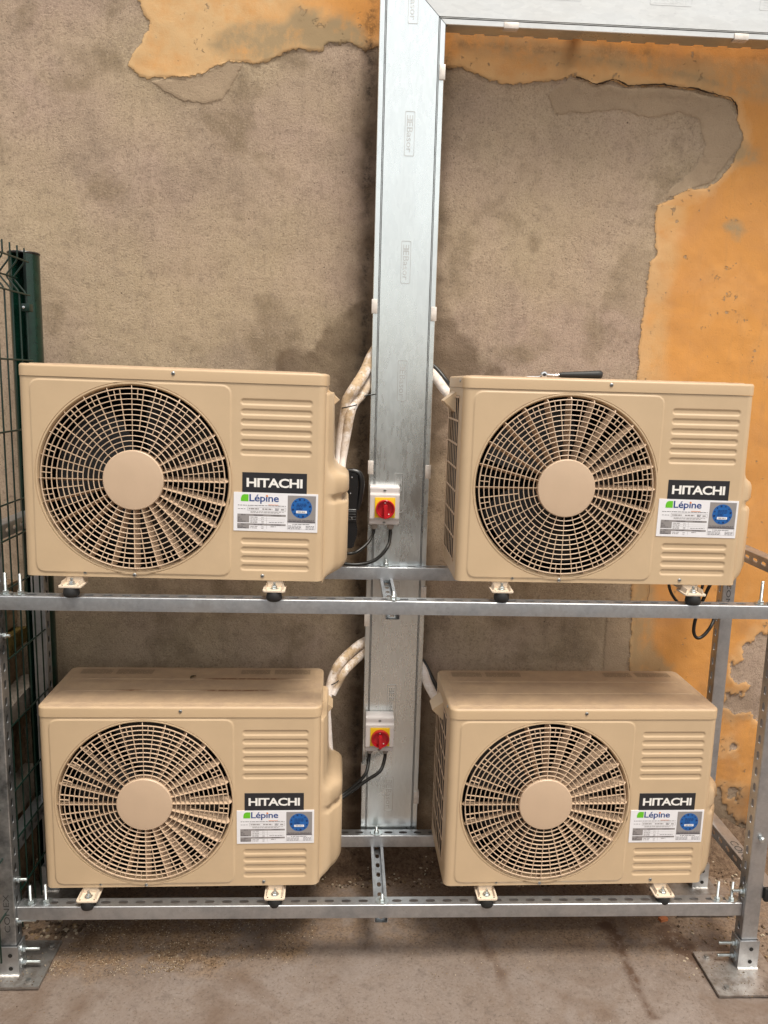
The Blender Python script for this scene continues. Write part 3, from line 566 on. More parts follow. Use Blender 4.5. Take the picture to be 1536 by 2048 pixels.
# ------------------------------------------------------------------ struts, bolts, rack
def strut(mb, M4, L, w=0.041, h=0.041, sl=0.028, sw=0.013, pitch=0.05, t=0.0025, phase=0.0, rad=0.003, mat='galv', lips=False):
    """U-channel: slotted face at local z=0 (normal +z), length along +x, width along y"""
    hw = w/2; n = max(1, int((L-phase)/pitch))
    xs_ = [0.0]+[phase+i*pitch for i in range(1, n+1)]; xs_ = [x for x in xs_ if x < L-0.004]+[L]
    fw_ = hw-rad
    for a, b in zip(xs_[:-1], xs_[1:]):
        if b-a < sl+0.008: 
            mb.add([(a, -fw_, 0), (b, -fw_, 0), (b, fw_, 0), (a, fw_, 0)], [(0, 1, 2, 3)], mat, M4); 
            mb.add([(a, -fw_, -t), (b, -fw_, -t), (b, fw_, -t), (a, fw_, -t)], [(3, 2, 1, 0)], mat, M4); continue
        cx = (a+b)/2; hl = (b-a)/2; ca = [math.atan2(sy*fw_, sx*hl) for sx in (1, -1) for sy in (1, -1)]
        angs = sorted(set([round(x % (2*PI), 6) for x in list(np.linspace(0, 2*PI, 20, endpoint=False))+ca]))
        inner = []; outer = []
        for q in angs:
            dx, dy = math.cos(q), math.sin(q); k = min(hl/abs(dx) if abs(dx) > 1e-9 else 9, fw_/abs(dy) if abs(dy) > 1e-9 else 9); outer.append((cx+dx*k, dy*k))
            r_ = sw/2; e = sl/2-r_; ix = max(-e, min(e, dx*sl)) ; 
            px_ = e*(1 if dx > 0 else -1)*min(1, abs(dx)*1.6)+r_*dx; inner.append((cx+px_, r_*dy if abs(dx) > .05 or True else 0))
        m_ = len(angs); vs = [(x, y, 0) for x, y in inner]+[(x, y, 0) for x, y in outer]+[(x, y, -t) for x, y in inner]+[(x, y, -t) for x, y in outer]; fs = []
        for i in range(m_):
            j = (i+1) % m_; fs += [(i, m_+i, m_+j, j), (2*m_+j, 3*m_+j, 3*m_+i, 2*m_+i), (i, j, 2*m_+j, 2*m_+i)]
        mb.add(vs, fs, mat, M4)
    for s_ in (1, -1):
        arc = [(hw-rad+rad*math.sin(q), -rad+rad*math.cos(q)) for q in np.linspace(0, PI/2, 5)]
        prof = arc+[(hw, -h)]+([(hw-0.009, -h), (hw-0.009, -h+0.006)] if lips else [])+[(hw-t, -h+t*1.0 if lips else -h), (hw-t, -t)]+[(hw-rad, -t)]
        prof = [(y*s_, z_) for y, z_ in prof]; k = len(prof)
        vs = [(0, y, z_) for y, z_ in prof]+[(L, y, z_) for y, z_ in prof]
        fs = [(i, (i+1) % k, k+(i+1) % k, k+i) for i in range(k)]; fs = [f if s_ < 0 else f[::-1] for f in fs]
        fs += [tuple(range(k)), tuple(range(2*k-1, k-1, -1))]
        mb.add(vs, fs, mat, M4)

def hexa(mb, r_, z0, z1, mat, T4):
    mb.lathe([(r_*.9, z0), (r_, z0+.001), (r_, z1-.001), (r_*.9, z1)], mat, T4, 6)
def bolt(name, parent, o, d, up_len, washer=0.016, r_=0.0048, nut=0.0085, below=0.012, thin=False):
    """threaded rod standing along d from the surface point o with a washer and a nut"""
    mb = MB(); d = Vector(d).normalized(); x = Vector((1, 0, 0)) if abs(d.x) < .8 else Vector((0, 1, 0)); x = (x-d*x.dot(d)).normalized(); F = frame(o, x, d)
    mb.lathe([(washer, 0.0002), (washer, 0.0022)], 'bolt', F, 28)
    hexa(mb, nut, 0.0024, 0.0100, 'bolt', F)
    prof = [(r_, 0.0)]; z_ = 0.009
    while z_ < up_len-0.002: prof += [(r_, z_), (r_*.82, z_+.0009)]; z_ += 0.0018
    prof += [(r_, up_len-.001), (r_*.8, up_len)]; mb.lathe(prof, 'bolt', F, 10)
    o_ = mb.build(name, parent, 30); return o_

rack = empty('steel_rack', 'two-level galvanised slotted steel rack carrying the four beige units', 'rack', (0.14, -0.2, GZ))
rack_inv = Matrix.Translation((-0.14, 0.2, -GZ))
def rk(o_, label=None):
    o_.parent = rack; o_.matrix_parent_inverse = rack_inv
    if label: o_['label'] = label
    return o_
UZ, LZ = 1.018, 0.0886
def rstrut(name, o, x, z_, L, **kw):
    mb = MB(); strut(mb, frame(o, x, z_), L, **kw); return rk(mb.build(name, None, 40))
XL, XR = -0.922, 1.215
p1 = rstrut('post', (XL, -0.378, GZ+.01), (0, 0, 1), (1, 0, 0), 1.33, w=.045, h=.044, sl=.026, sw=.014, mat='galv_old')
p2 = rstrut('post', (XR, -0.378, GZ+.01), (0, 0, 1), (-1, 0, 0), 1.33, w=.045, h=.047, sl=.026, sw=.014)
p3 = rstrut('post', (-0.944, 0.001, GZ+.01), (0, 0, 1), (1, 0, 0), 1.30, sl=.026, sw=.014)
p4 = rstrut('post', (1.243, 0.001, GZ+.01), (0, 0, 1), (-1, 0, 0), 1.30, sl=.026, sw=.014)
b1 = rstrut('shelf_beam', (XL+.001, -0.405+.0205, UZ), (1, 0, 0), (0, 0, 1), XR-XL-.002, h=.038, phase=.01)
b2 = rstrut('shelf_beam', (XL+.001, -0.3855+.0205, LZ), (1, 0, 0), (0, 0, 1), XR-XL-.002, phase=.02)
b3 = rstrut('shelf_beam', (-0.943, 0.0055, UZ), (1, 0, 0), (0, 0, 1), 1.243+.942, phase=.035)
b4 = rstrut('shelf_beam', (-0.943, -0.0085, LZ), (1, 0, 0), (0, 0, 1), 1.243+.942, phase=.035)
s1 = rstrut('side_beam', (-0.9675, -0.43, 0.215-.0205), (0, 1, 0), (1, 0, 0), .46)
s2 = rstrut('side_beam', (-0.9675, -0.43, 1.178-.0205), (0, 1, 0), (1, 0, 0), .46)
s3 = rstrut('side_beam', (1.2655, -0.40, 0.152-.0205), (0, 1, 0), (-1, 0, 0), .43)
s4 = rstrut('side_beam', (1.2655, -0.43, 1.113-.0205), (0, 1, 0), (-1, 0, 0), .46)
mb = MB(); mb.box(1.2655, 1.3075, -0.412, -0.399, 0.110, 0.1535, 'rubber', .003); e = rk(mb.build('end_cap', None)); 
c1 = rstrut('cross_channel', (0.1285, -0.378, LZ-.0415-.0205), (0, 1, 0), (0, 0, -1), .41, w=.041, h=.0205, lips=True, sl=.024)
c2 = rstrut('cross_channel', (0.136, -0.380, UZ-.0385-.0205), (0, 1, 0), (0, 0, -1), .41, w=.041, h=.0205, lips=True, sl=.024)
# stamped lettering on the struts
def flat_text(mb, s_, o, x, n_, w, hgt, mat, bold=0.02):
    """text starting at o running along x, letters upright along n_ x x"""
    vs, fs, a, b, c, d = text_geo(s_, bold); X = Vector(x).normalized(); Nn = Vector(n_).normalized(); U_ = Nn.cross(X)
    mb.add([Vector(o)+X*((v[0]-a)/(b-a)*w)+U_*((v[1]-c)/(d-c)*hgt)+Nn*0.0004 for v in vs], fs, mat)
for o_, d_, n_, l_, h_ in (((1.273, -0.165, 0.1525), (0, -1, 0), (0, 0, 1), .135, .024), ((-0.936, -0.4007, 0.02), (0, 0, 1), (0, -1, 0), .12, .016), ((1.256, -0.0197, 0.985), (0, 0, -1), (0, -1, 0), .12, .014)):
    mb = MB(); flat_text(mb, 'CONEX', o_, d_, n_, l_, h_, 'marker', 0.0); rk(mb.build('stamped_marking', None))
# base plates
def base(x0, x1, y0, y1, post_x0, post_x1, py0, py1, sgn, skew=0.0):
    mb = MB(); z0 = GZ+.004
    poly = [(x0, y0), (x1, y0), (x1-skew, y1), (x0-skew, y1)]
    vs = [(a, b, z0) for a, b in poly]+[(a, b, z0+.007) for a, b in poly]
    mb.add(vs, [(3, 2, 1, 0), (4, 5, 6, 7), (0, 1, 5, 4), (1, 2, 6, 5), (2, 3, 7, 6), (3, 0, 4, 7)], 'plate')
    g = 0.003; t = .004; zt = z0+.098; pts_o = [(post_x0-g-t, py0-g-t), (post_x1+g+t, py0-g-t), (post_x1+g+t, py1), (post_x1+g, py1), (post_x1+g, py0-g), (post_x0-g, py0-g), (post_x0-g, py1), (post_x0-g-t, py1)]
    k = len(pts_o); vs = [(a, b, z0+.0072) for a, b in pts_o]+[(a, b, zt) for a, b in pts_o]
    mb.add(vs, [(i, (i+1) % k, k+(i+1) % k, k+i) for i in range(k)]+[tuple(range(k, 2*k))], 'galv')
    mb.tube([(post_x0-g-t+(post_x1-post_x0+2*g+2*t)*i/16, py0-g-t-.002, z0+.008+random.uniform(-.001, .0015)) for i in range(17)], [random.uniform(.0025, .0045) for _ in range(17)], 'letter', 6)
    xm = (post_x0+post_x1)/2
    for dz in (.030, .072): mb.lathe([(.0062, 0), (.0062, .0006)], 'inner', frame((xm+.006, py0-g-t-.0006, z0+dz), (1, 0, 0), (0, -1, 0)), 14)
    o_ = rk(mb.build('base_plate', None, 30))
    inv = Matrix.Translation((0, 0, 0))
    for dz in (.030, .072): rk(bolt('anchor_bolt', None, (post_x1+g+t if sgn > 0 else post_x0-g-t, (py0+py1)/2, z0+dz), (sgn, 0, 0), .05, .017))
    return o_
base(-1.055, -0.845, -0.452, -0.262, -0.966, -0.922, -0.4005, -0.357, 1, -0.0)
base(1.103, 1.315, -0.512, -0.335, 1.215, 1.262, -0.4005, -0.357, -1, -0.0)
base(1.13, 1.32, -0.165, 0.03, 1.243, 1.284, -0.02, 0.021, -1)
base(-1.05, -0.86, -0.15, 0.03, -0.985, -0.944, -0.02, 0.021, 1)
for q in ((1.135, -0.36), (1.137, -0.485), (1.29, -0.485), (-0.88, -0.43), (-0.865, -0.29)):
    mb = MB(); F = frame((q[0], q[1], GZ+.0112), (1, 0, 0), (0, 0, 1)); mb.lathe([(.012, 0), (.012, .0018)], 'plate', F, 20); hexa(mb, .0078, .002, .008, 'screw', F); rk(mb.build('floor_bolt', None))
# vertical and horizontal bolts
for x, y, z_, l_ in ((-0.890, -0.366, LZ, .056), (-0.848, -0.362, LZ, .056), (1.145, -0.366, LZ, .060), (1.188, -0.368, LZ, .060), (-0.906, -0.382, UZ, .058), (-0.866, -0.384, UZ, .056), (1.170, -0.384, UZ, .066), (1.206, -0.384, UZ, .02)):
    rk(bolt('bolt', None, (x, y, z_+.0003), (0, 0, 1), l_, .0175))
for x, y, z_ in ((0.130, -0.365, LZ), (0.136, -0.386, UZ), (0.134, 0.004, UZ), (0.126, -0.012, LZ)): rk(bolt('bolt', None, (x, y, z_+.0003), (0, 0, 1), .022, .0195))
rk(bolt('bolt', None, (XL+.0003, -0.378, 0.042), (1, 0, 0), .05, .014)); rk(bolt('bolt', None, (XL+.0003, -0.378, 0.172), (1, 0, 0), .03, .008))
rk(bolt('bolt', None, (XR-.0003, -0.378, 0.125), (-1, 0, 0), .032, .018)); rk(bolt('bolt', None, (1.2385, -0.4015, 0.31), (0, -1, 0), .012, .006))
rk(bolt('bolt', None, (-0.944+.0003, 0.001, 1.055), (1, 0, 0), .075, .018)); rk(bolt('bolt', None, (1.243-.0003, 0.001, 1.055), (-1, 0, 0), .06, .016)); rk(bolt('bolt', None, (XL+.0003, -0.378, 0.90), (1, 0, 0), .02, .008))

# ------------------------------------------------------------------ outdoor units
W, H, D = 0.792, 0.5587, 0.308
HB = H-0.032
FCX, FCZ, FR = 0.291, 0.265, 0.2515
def rbox_sdf(x, z, x0, x1, z0, z1, r_):
    cx, cz = (x0+x1)/2, (z0+z1)/2; qx = abs(x-cx)-(x1-x0)/2+r_; qz = abs(z-cz)-(z1-z0)/2+r_
    return math.hypot(max(qx, 0), max(qz, 0))+min(max(qx, qz), 0)-r_
def ray_loop(angs, x0, x1, z0, z1, r_):
    out = []
    for a in angs:
        dx, dz = math.cos(a), math.sin(a); lo, hi = 0.0, 1.2
        for _ in range(34):
            mid = (lo+hi)/2
            if rbox_sdf(FCX+dx*mid, FCZ+dz*mid, x0, x1, z0, z1, r_) < 0: lo = mid
            else: hi = mid
        out.append((FCX+dx*lo, FCZ+dz*lo))
    return out
def make_casing(root):
    mb = MB(); PX = 0.5565; r_ = 0.02
    base_a = list(np.linspace(0, 2*PI, 216, endpoint=False))
    for cx in (r_, PX):
        for cz in (0.0, HB): base_a.append(math.atan2(cz-FCZ, cx-FCX) % (2*PI))
    angs = sorted(set(round(a, 7) for a in base_a)); n = len(angs)
    circ = lambda R_: [(FCX+math.cos(a)*R_, FCZ+math.sin(a)*R_) for a in angs]
    loops = [(circ(.2450), .030), (circ(.2455), .016), (circ(.2462), .008), (circ(.2478), .0034), (circ(.2492), .0016), (circ(.2497), .0000), (circ(.2515), -.0006), (circ(.2535), .0000), (circ(.2540), .0018), (circ(.2552), .0018), (circ(.2558), .0000)]
    pin = (0.033, 0.5415, 0.0135, 0.5175)
    loops += [(circ(.2562), .0), (circ(.2566), .0), (ray_loop(angs, pin[0]+.0012, pin[1]-.0012, pin[2]+.0012, pin[3]-.0012, .019), .0), (ray_loop(angs, pin[0], pin[1], pin[2], pin[3], .020), .0), (ray_loop(angs, pin[0]-.002, pin[1]+.002, pin[2]-.002, pin[3]+.002, .022), .0008), (ray_loop(angs, pin[0]-.0045, pin[1]+.0045, pin[2]-.0045, pin[3]+.0045, .024), .0026), (ray_loop(angs, pin[0]-.0058, pin[1]+.0058, pin[2]-.0058, pin[3]+.0058, .025), .0026), (ray_loop(angs, r_, PX, 0, HB, 0.00001), .0026)]
    # shift so that the outer field sits at y = 0 and the fan panel is proud of it
    vs = []; fs = []
    for L_, y in loops: vs += [(x, y-.0026, z) for x, z in L_]
    for j in range(len(loops)-1):
        for i in range(n):
            k = (i+1) % n; fs.append((j*n+i, j*n+k, (j+1)*n+k, (j+1)*n+i))
    mb.add(vs, fs, 'beige')
    # right field with the recessed louvre slots
    gx = np.concatenate([[PX], np.arange(PX+.004, .7715, .0016), [W-r_]]); gz = np.concatenate([np.arange(0, HB, .0016), [HB]])
    GX_, GZ_ = np.meshgrid(gx, gz); dep = np.zeros(GX_.shape)
    slots = [(z_, .569+.0012*i*0, .757) for i, z_ in enumerate((.4795, .4530, .4265, .4000, .3735, .3470))]+[(z_, .571, .755) for z_ in (.1085, .0840, .0595, .0350)]
    for zc, xa, xb in slots:
        hh_ = 0.0082; qx = np.abs(GX_-(xa+xb)/2)-(xb-xa)/2+hh_; qz = np.abs(GZ_-zc)
        s__ = np.hypot(np.maximum(qx, 0), qz)-hh_
        dep = np.maximum(dep, 0.0024*np.clip(-s__/0.0042+0.15, 0, 1)**1.0)
    ny, nx = GX_.shape; vs = np.stack([GX_, dep, GZ_], 2).reshape(-1, 3).tolist()
    fs = [(r*nx+c, r*nx+c+1, (r+1)*nx+c+1, (r+1)*nx+c) for r in range(ny-1) for c in range(nx-1)]
    mb.add(vs, fs, 'beige')
    # wrapped edges and side walls
    def wallstrip(path, z0, z1):
        k = len(path); vs = [(x, y, z0) for x, y in path]+[(x, y, z1) for x, y in path]
        mb.add(vs, [(i+1, i, k+i, k+i+1) for i in range(k-1)], 'beige')
    arcL = [(r_-r_*math.sin(a), r_-r_*math.cos(a)) for a in np.linspace(0, PI/2, 9)]
    arcR = [(W-x, y) for x, y in arcL]
    wallstrip(arcL+[(0, .062)], 0, HB); wallstrip([(0, .062), (0, .290)], .505, HB); wallstrip([(0, .062), (0, .290)], 0, .040); wallstrip([(0, .290), (0, D-.01), (.01, D)], 0, HB)
    wallstrip([(x, y) for x, y in reversed(arcR+[(W, D-.01), (W-.01, D)])], 0, HB)
    wallstrip([(.01, D), (W-.01, D)], 0, HB)
    pl = [(x, y) for x, y in arcL]+[(0, D-.01), (.01, D), (W-.01, D), (W, D-.01)]+list(reversed(arcR))
    mb.add([(x, y, 0.0) for x, y in pl], [tuple(range(len(pl)))], 'beige')
    # inner return of the guarded opening
    mb.box(-.0002, .006, .062, .066, .040, .505, 'beige'); mb.box(-.0002, .006, .286, .290, .040, .505, 'beige')
    mb.build('casing', root, 40)
def rr(x0, x1, y0, y1, r_, n=7):
    out = []
    for cx, cy, a0 in ((x1-r_, y1-r_, 0), (x0+r_, y1-r_, PI/2), (x0+r_, y0+r_, PI), (x1-r_, y0+r_, 1.5*PI)):
        for k in range(n): a = a0+PI/2*k/(n-1); out.append((cx+r_*math.cos(a), cy+r_*math.sin(a)))
    return out
def make_lid(root, mat='lid'):
    mb = MB(); e = .0022; steps = [(0, HB+.0006, .0016), (e, HB+.0006, 0), (e, HB+.002, 0), (e, H-.007, 0)]
    ll = []
    for off, z_, ins in [(e-.004, HB+.0008, 0), (e, HB+.0008, 0), (e, H-.0075, 0)]+[(e-.0075*(1-math.cos(a)), H-.0075+.0075*math.sin(a), 0) for a in np.linspace(.25, PI/2, 6)]+[(-.020, H, 0), (-.0235, H+.0016, 0)]:
        ll.append((rr(-off, W+off, -off, D+off, max(.004, .0215+off)), z_))
    n = len(ll[0][0]); vs = []; fs = []
    for L_, z_ in ll: vs += [(x, y, z_) for x, y in L_]
    for j in range(len(ll)-1):
        for i in range(n): k = (i+1) % n; fs.append((j*n+i, j*n+k, (j+1)*n+k, (j+1)*n+i))
    mb.add(vs, fs, mat)
    # pressed folds running lengthwise on the top
    x0, x1, y0, y1 = .0235, W-.0235, .0235, D-.0235
    cap = rr(x0, x1, y0, y1, .0045, 7); mb.add([(x, y, H+.0016) for x, y in cap], [tuple(range(len(cap)))], mat)
    for yc in (.113, .205):
        P_ = []
        for dy, dz in ((-.006, .0017), (-.002, .0032), (.002, .0032), (.006, .0017)): P_.append((yc+dy, H+dz))
        vs = [(x0+.01, y, z_) for y, z_ in P_]+[(x1-.01, y, z_) for y, z_ in P_]; mb.add(vs, [(i, 4+i, 5+i, i+1) for i in range(3)], mat)
    return mb.build('lid', root, 40)
def make_grille(root):
    mb = MB(); YG = -.0075
    radii = [.2385-.0135*k for k in range(12)]
    def ring(rm, w, y0, y1, seg=120, r_lo=None):
        vs = []; fs = []; pr = [(rm-w/2, y0+.0008), (rm, y0), (rm+w/2, y0+.0008), (rm+w/2, y1), (rm-w/2, y1)]
        for q in range(seg):
            a = 2*PI*q/seg
            for rr_, y in pr: vs.append((FCX+rr_*math.cos(a), y, FCZ+rr_*math.sin(a)))
        k = len(pr)
        for q in range(seg):
            b = (q+1) % seg
            for i in range(k): j = (i+1) % k; fs.append((q*k+i, q*k+j, b*k+j, b*k+i))
        mb.add(vs, fs, 'grille')
    for i, r_ in enumerate(radii): ring(r_, .0023 if i else .0030, YG, YG+.0038)
    def spoke(a, r0, r1, w, y0, y1, off):
        ca, sa = math.cos(a), math.sin(a); ta, tb = -sa, ca      # tangential, counter-clockwise
        pr = [(-w/2, y0), (w/2, y0), (w/2+off, y1), (-w/2+off, y1)]; vs = []
        for rr_ in (r0, r1):
            for t_, y in pr: vs.append((FCX+ca*rr_+ta*t_, y, FCZ+sa*rr_+tb*t_))
        mb.add(vs, [(0, 1, 5, 4), (1, 2, 6, 5), (2, 3, 7, 6), (3, 0, 4, 7), (3, 2, 1, 0), (4, 5, 6, 7)], 'grille')
    for k in range(24):
        a = PI/2-2*PI*k/24
        spoke(a, .076, .2395, .0019, YG+.0004, .0235, .0078)
        ca, sa = math.cos(a), math.sin(a)
        # curved root of each vane running out to the rim
        pf = [(.2375, YG+.0004), (.2425, -.0052), (.2468, -.0008), (.2472, .0075), (.2440, .0120), (.2375, .0235)]
        vs = []
        for s__ in (-1, 1):
            for rr_, y in pf:
                off = (y-YG)/.031*.0078; t_ = off+s__*.0010; vs.append((FCX+ca*rr_-sa*t_, y, FCZ+sa*rr_+ca*t_))
        m_ = len(pf); mb.add(vs, [tuple(range(m_)), tuple(range(2*m_-1, m_-1, -1))]+[(i, m_+i, m_+(i+1) % m_, (i+1) % m_) for i in range(m_)], 'grille')
        spoke(a-2*PI/48, radii[8], .2385, .0019, YG+.0004, YG+.0042, 0)
        spoke(a-2*PI/96, radii[2], .2385, .0017, YG+.0004, YG+.0042, 0)
    g = mb.build('fan_grille', root, 30)
    mb = MB(); F = frame((FCX, 0, FCZ), (1, 0, 0), (0, -1, 0))
    mb.lathe([(.079, -.012), (.0795, .004), (.0790, .0088), (.0770, .0108), (.060, .0122), (.030, .0130)], 'grille', F, 64, False, True)
    mb.build('hub_cap', g, 30)
def make_fan(root):
    mb = MB(); F = frame((FCX, .085, FCZ), (1, 0, 0), (0, -1, 0)); mb.lathe([(.055, -.04), (.058, .0), (.05, .012), (.001, .014)], 'blade', F, 32, True, False)
    for b in range(3):
        vs = []; fs = []; nr, na = 8, 10
        for i in range(nr):
            rr_ = .05+(.222-.05)*i/(nr-1)
            for j in range(na):
                t = j/(na-1); a = 2*PI*b/3+0.5+(t-.5)*(1.35+.25*math.sin(PI*i/(nr-1)))+.25*i/(nr-1); y = .085+(t-.5)*-.055
                vs.append((FCX+rr_*math.cos(a), y, FCZ+rr_*math.sin(a)))
        for i in range(nr-1):
            for j in range(na-1): fs.append((i*na+j, i*na+j+1, (i+1)*na+j+1, (i+1)*na+j))
        mb.add(vs, fs, 'blade')
    mb.build('fan', root, 50)
    mb = MB(); x0, x1, y0, y1, z0, z1 = .012, W-.012, .061, D-.012, .01, HB-.006
    # five-sided black cavity with finned coil at the back and left
    v = [(x0, y0, z0), (x1, y0, z0), (x1, y1, z0), (x0, y1, z0), (x0, y0, z1), (x1, y0, z1), (x1, y1, z1), (x0, y1, z1)]
    mb.add(v, [(0, 1, 2, 3), (7, 6, 5, 4), (1, 2, 6, 5), (2, 3, 7, 6), (3, 0, 4, 7)], 'inner')
    mb.box(.545, .549, .004, D-.014, .01, HB-.006, 'inner')
    mb.build('coil', root)
def make_guard(root):
    mb = MB(); y0, y1, z0, z1 = .064, .288, .040, .505
    for k in range(7):
        y = y0+.004+(y1-y0-.008)*k/6; mb.box(-.0010, .0006, y-.0022, y+.0022, z0, z1, 'grille', .0003, 1)
    for k in range(8):
        z_ = z0+.004+(z1-z0-.008)*k/7; mb.box(-.0022, -.0006, y0, y1, z_-.0028, z_+.0028, 'grille', .0004, 1)
    mb.build('coil_guard', root, 30)
def make_cover(root):
    mb = MB()
    zs_ = [(-.012, .0), (-.008, .08), (.0, .16), (.006, .30), (.013, .56), (.021, .80), (.031, .94), (.042, 1.0), (.08, 1.0), (.205, 1.0), (.212, .94), (.2155, .74), (.222, .70), (.232, .74), (.2355, .96), (.240, 1.0), (.266, 1.0), (.276, .97), (.284, .86), (.290, .70), (.298, .52), (.310, .39), (.328, .33), (.38, .32), (.50, .30), (.507, .26), (.510, .0)]
    plan = [(.0, .022), (.010, .024), (.026, .030), (.036, .042), (.042, .056), (.050, .066), (.060, .080), (.066, .098), (.068, .120), (.068, .262), (.064, .274), (.052, .280), (.0, .282)]
    n = len(plan); vs = []; fs = []
    for z_, s__ in zs_:
        for x, y in plan:
            yy = .022+(y-.022)*(1 if y > .15 else (0.45+.55*s__)) if s__ < .9 else y
            vs.append((W-.0015+x*s__, yy, z_))
    for j in range(len(zs_)-1):
        for i in range(n-1): fs.append((j*n+i+1, j*n+i, (j+1)*n+i, (j+1)*n+i+1))
    mb.add(vs, fs, 'beige'); mb.build('valve_cover', root, 50)
def make_hood(root, side):
    mb = MB(); s__ = 1 if side > 0 else -1; X0 = W-.001 if side > 0 else .001
    y0, y1 = .150, .235
    v = [(X0, y0, .457), (X0, y0, .516), (X0+s__*.034, y0+.008, .488), (X0, y1, .457), (X0, y1, .516), (X0+s__*.034, y1-.008, .488), (X0+s__*.030, y0+.010, .482), (X0+s__*.030, y1-.01, .482)]
    f = [(0, 2, 1), (3, 4, 5), (1, 2, 5, 4), (0, 6, 2), (3, 5, 7), (0, 3, 7, 6), (2, 6, 7, 5)]
    if s__ > 0: f = [q[::-1] for q in f]
    mb.add(v, f, 'beige'); mb.build('handle_hood', root, 20)
def make_labels(root):
    mb = MB(); x0, x1, z0, z1 = .5745, .7455, .2385, .2945
    mb.box(x0, x1, -.0009, .0005, z0, z1, 'black', .0002, 1)
    put_text(mb, 'HITACHI', x0+.0115, x1-.0115, z0+.0165, z0+.0412, -.0012, 'letter', .028, 0.93)
    mb.build('brand_plate', root)
    mb = MB(); x0, x1, z0, z1 = .5520, .7760, .1360, .2405; w = x1-x0; h = z1-z0; y = -.0013
    mb.box(x0, x1, y, .0005, z0, z1, 'white', .0002, 1)
    X = lambda u: x0+u*w
    Z = lambda v: z1-v*h
    def q(u0, u1, v0, v1, mat, lay=1): mb.quad(X(u0), X(u1), Z(v1), Z(v0), y-.0003*lay, mat)
    leaf = [(X(.175), Z(.23)), (X(.175), Z(.05)), (X(.125), Z(.05)), (X(.105), Z(.065)), (X(.092), Z(.10)), (X(.085), Z(.16)), (X(.085), Z(.23))]
    mb.add([(a, y-.0003, b) for a, b in leaf], [tuple(range(len(leaf)))[::-1]], 'green')
    put_text(mb, 'Lépine', X(.185), X(.535), Z(.285), Z(.045), y-.0004, 'navy', .014, .96)
    cx, cz = X(.394), Z(.078); mb.add([(cx+.0026*math.cos(a), y-.0009, cz+.0026*math.sin(a)) for a in np.linspace(0, 2*PI, 12, endpoint=False)], [tuple(range(11, -1, -1))], 'orange_ink')
    q(.41, .53, .30, .312, 'orange_ink')
    r_ = random.Random(3)
    def dashes(u0, u1, v, th, mat, lay=1):
        u = u0
        while u < u1:
            l_ = r_.uniform(.012, .045); q(u, min(u+l_, u1), v, v+th, mat, lay); u += l_+r_.uniform(.004, .010)
    dashes(.05, .62, .325, .014, 'dark_ink'); dashes(.05, .14, .42, .012, 'dark_ink')
    for a, b, c, d in ((.165, .62, .375, .380), (.165, .62, .463, .468), (.165, .168, .375, .468), (.617, .62, .375, .468)): q(a, b, c, d, 'grey_ink')
    dashes(.18, .30, .405, .03, 'grey_ink'); dashes(.34, .46, .405, .032, 'grey_ink'); dashes(.49, .54, .40, .016, 'dark_ink'); dashes(.49, .54, .43, .016, 'dark_ink'); dashes(.56, .60, .41, .03, 'grey_ink')
    dashes(.20, .60, .487, .012, 'grey_ink'); dashes(.20, .54, .512, .012, 'grey_ink')
    q(.045, .62, .555, .605, 'grey_ink'); q(.045, .185, .605, .775, 'grey_ink'); q(.045, .62, .800, .845, 'grey_ink'); q(.045, .185, .845, .935, 'grey_ink')
    for v_ in (.572, .815): dashes(.09, .14, v_, .018, 'dark_ink', 2); dashes(.24, .35, v_, .018, 'dark_ink', 2); dashes(.45, .56, v_, .018, 'dark_ink', 2)
    for v_, l_ in ((.64, .03), (.69, .05), (.74, .09), (.87, .06), (.91, .11)): dashes(.052, .052+l_, v_, .017, 'dark_ink', 2)
    for v_ in (.63, .68, .73, .765, .87, .91): dashes(.20, .285, v_, .016, 'grey_ink'); dashes(.33, .36, v_+.01, .012, 'grey_ink')
    q(.3925, .3945, .605, .935, 'grey_ink'); dashes(.42, .60, .755, .012, 'dark_ink'); dashes(.44, .50, .865, .018, 'grey_ink'); q(.19, .61, .665, .668, 'grey_ink'); q(.19, .61, .715, .718, 'grey_ink')
    q(.640, .975, .050, .745, 'grey_ink')
    cx, cz = X(.805), Z(.365); C_ = [(cx+.0280*math.cos(a), y-.0006, cz+.0280*math.sin(a)) for a in np.linspace(0, 2*PI, 40, endpoint=False)]; mb.add(C_, [tuple(range(39, -1, -1))], 'blue')
    for k in range(12):
        a = 2*PI*k/12+.2; px_, pz_ = cx+.0232*math.cos(a), cz+.0232*math.sin(a); s__ = .0018+.0008*(k % 3 == 0); mb.quad(px_-s__, px_+s__, pz_-s__, pz_+s__, y-.0009, 'dblue')
    for v_ in (.25, .285, .32, .36, .395): dashes(.745, .865 if v_ < .33 else .82, v_, .016, 'dblue', 3)
    q(.742, .870, .435, .500, 'white', 3); dashes(.76, .85, .455, .022, 'grey_ink', 4)
    dashes(.655, .965, .675, .014, 'dark_ink', 2); dashes(.66, .96, .705, .014, 'dark_ink', 2); q(.640, .975, .722, .745, 'dark_ink', 2)
    for a, b, c, d in ((.64, .975, .755, .759), (.64, .975, .925, .929), (.64, .643, .755, .929), (.972, .975, .755, .929)): q(a, b, c, d, 'grey_ink')
    dashes(.70, .91, .785, .013, 'dark_ink'); 
    for v_ in (.83, .865, .90): dashes(.65, .81, v_, .013, 'dark_ink'); dashes(.86, .96, v_, .013, 'dark_ink')
    return mb.build('info_sticker', root)
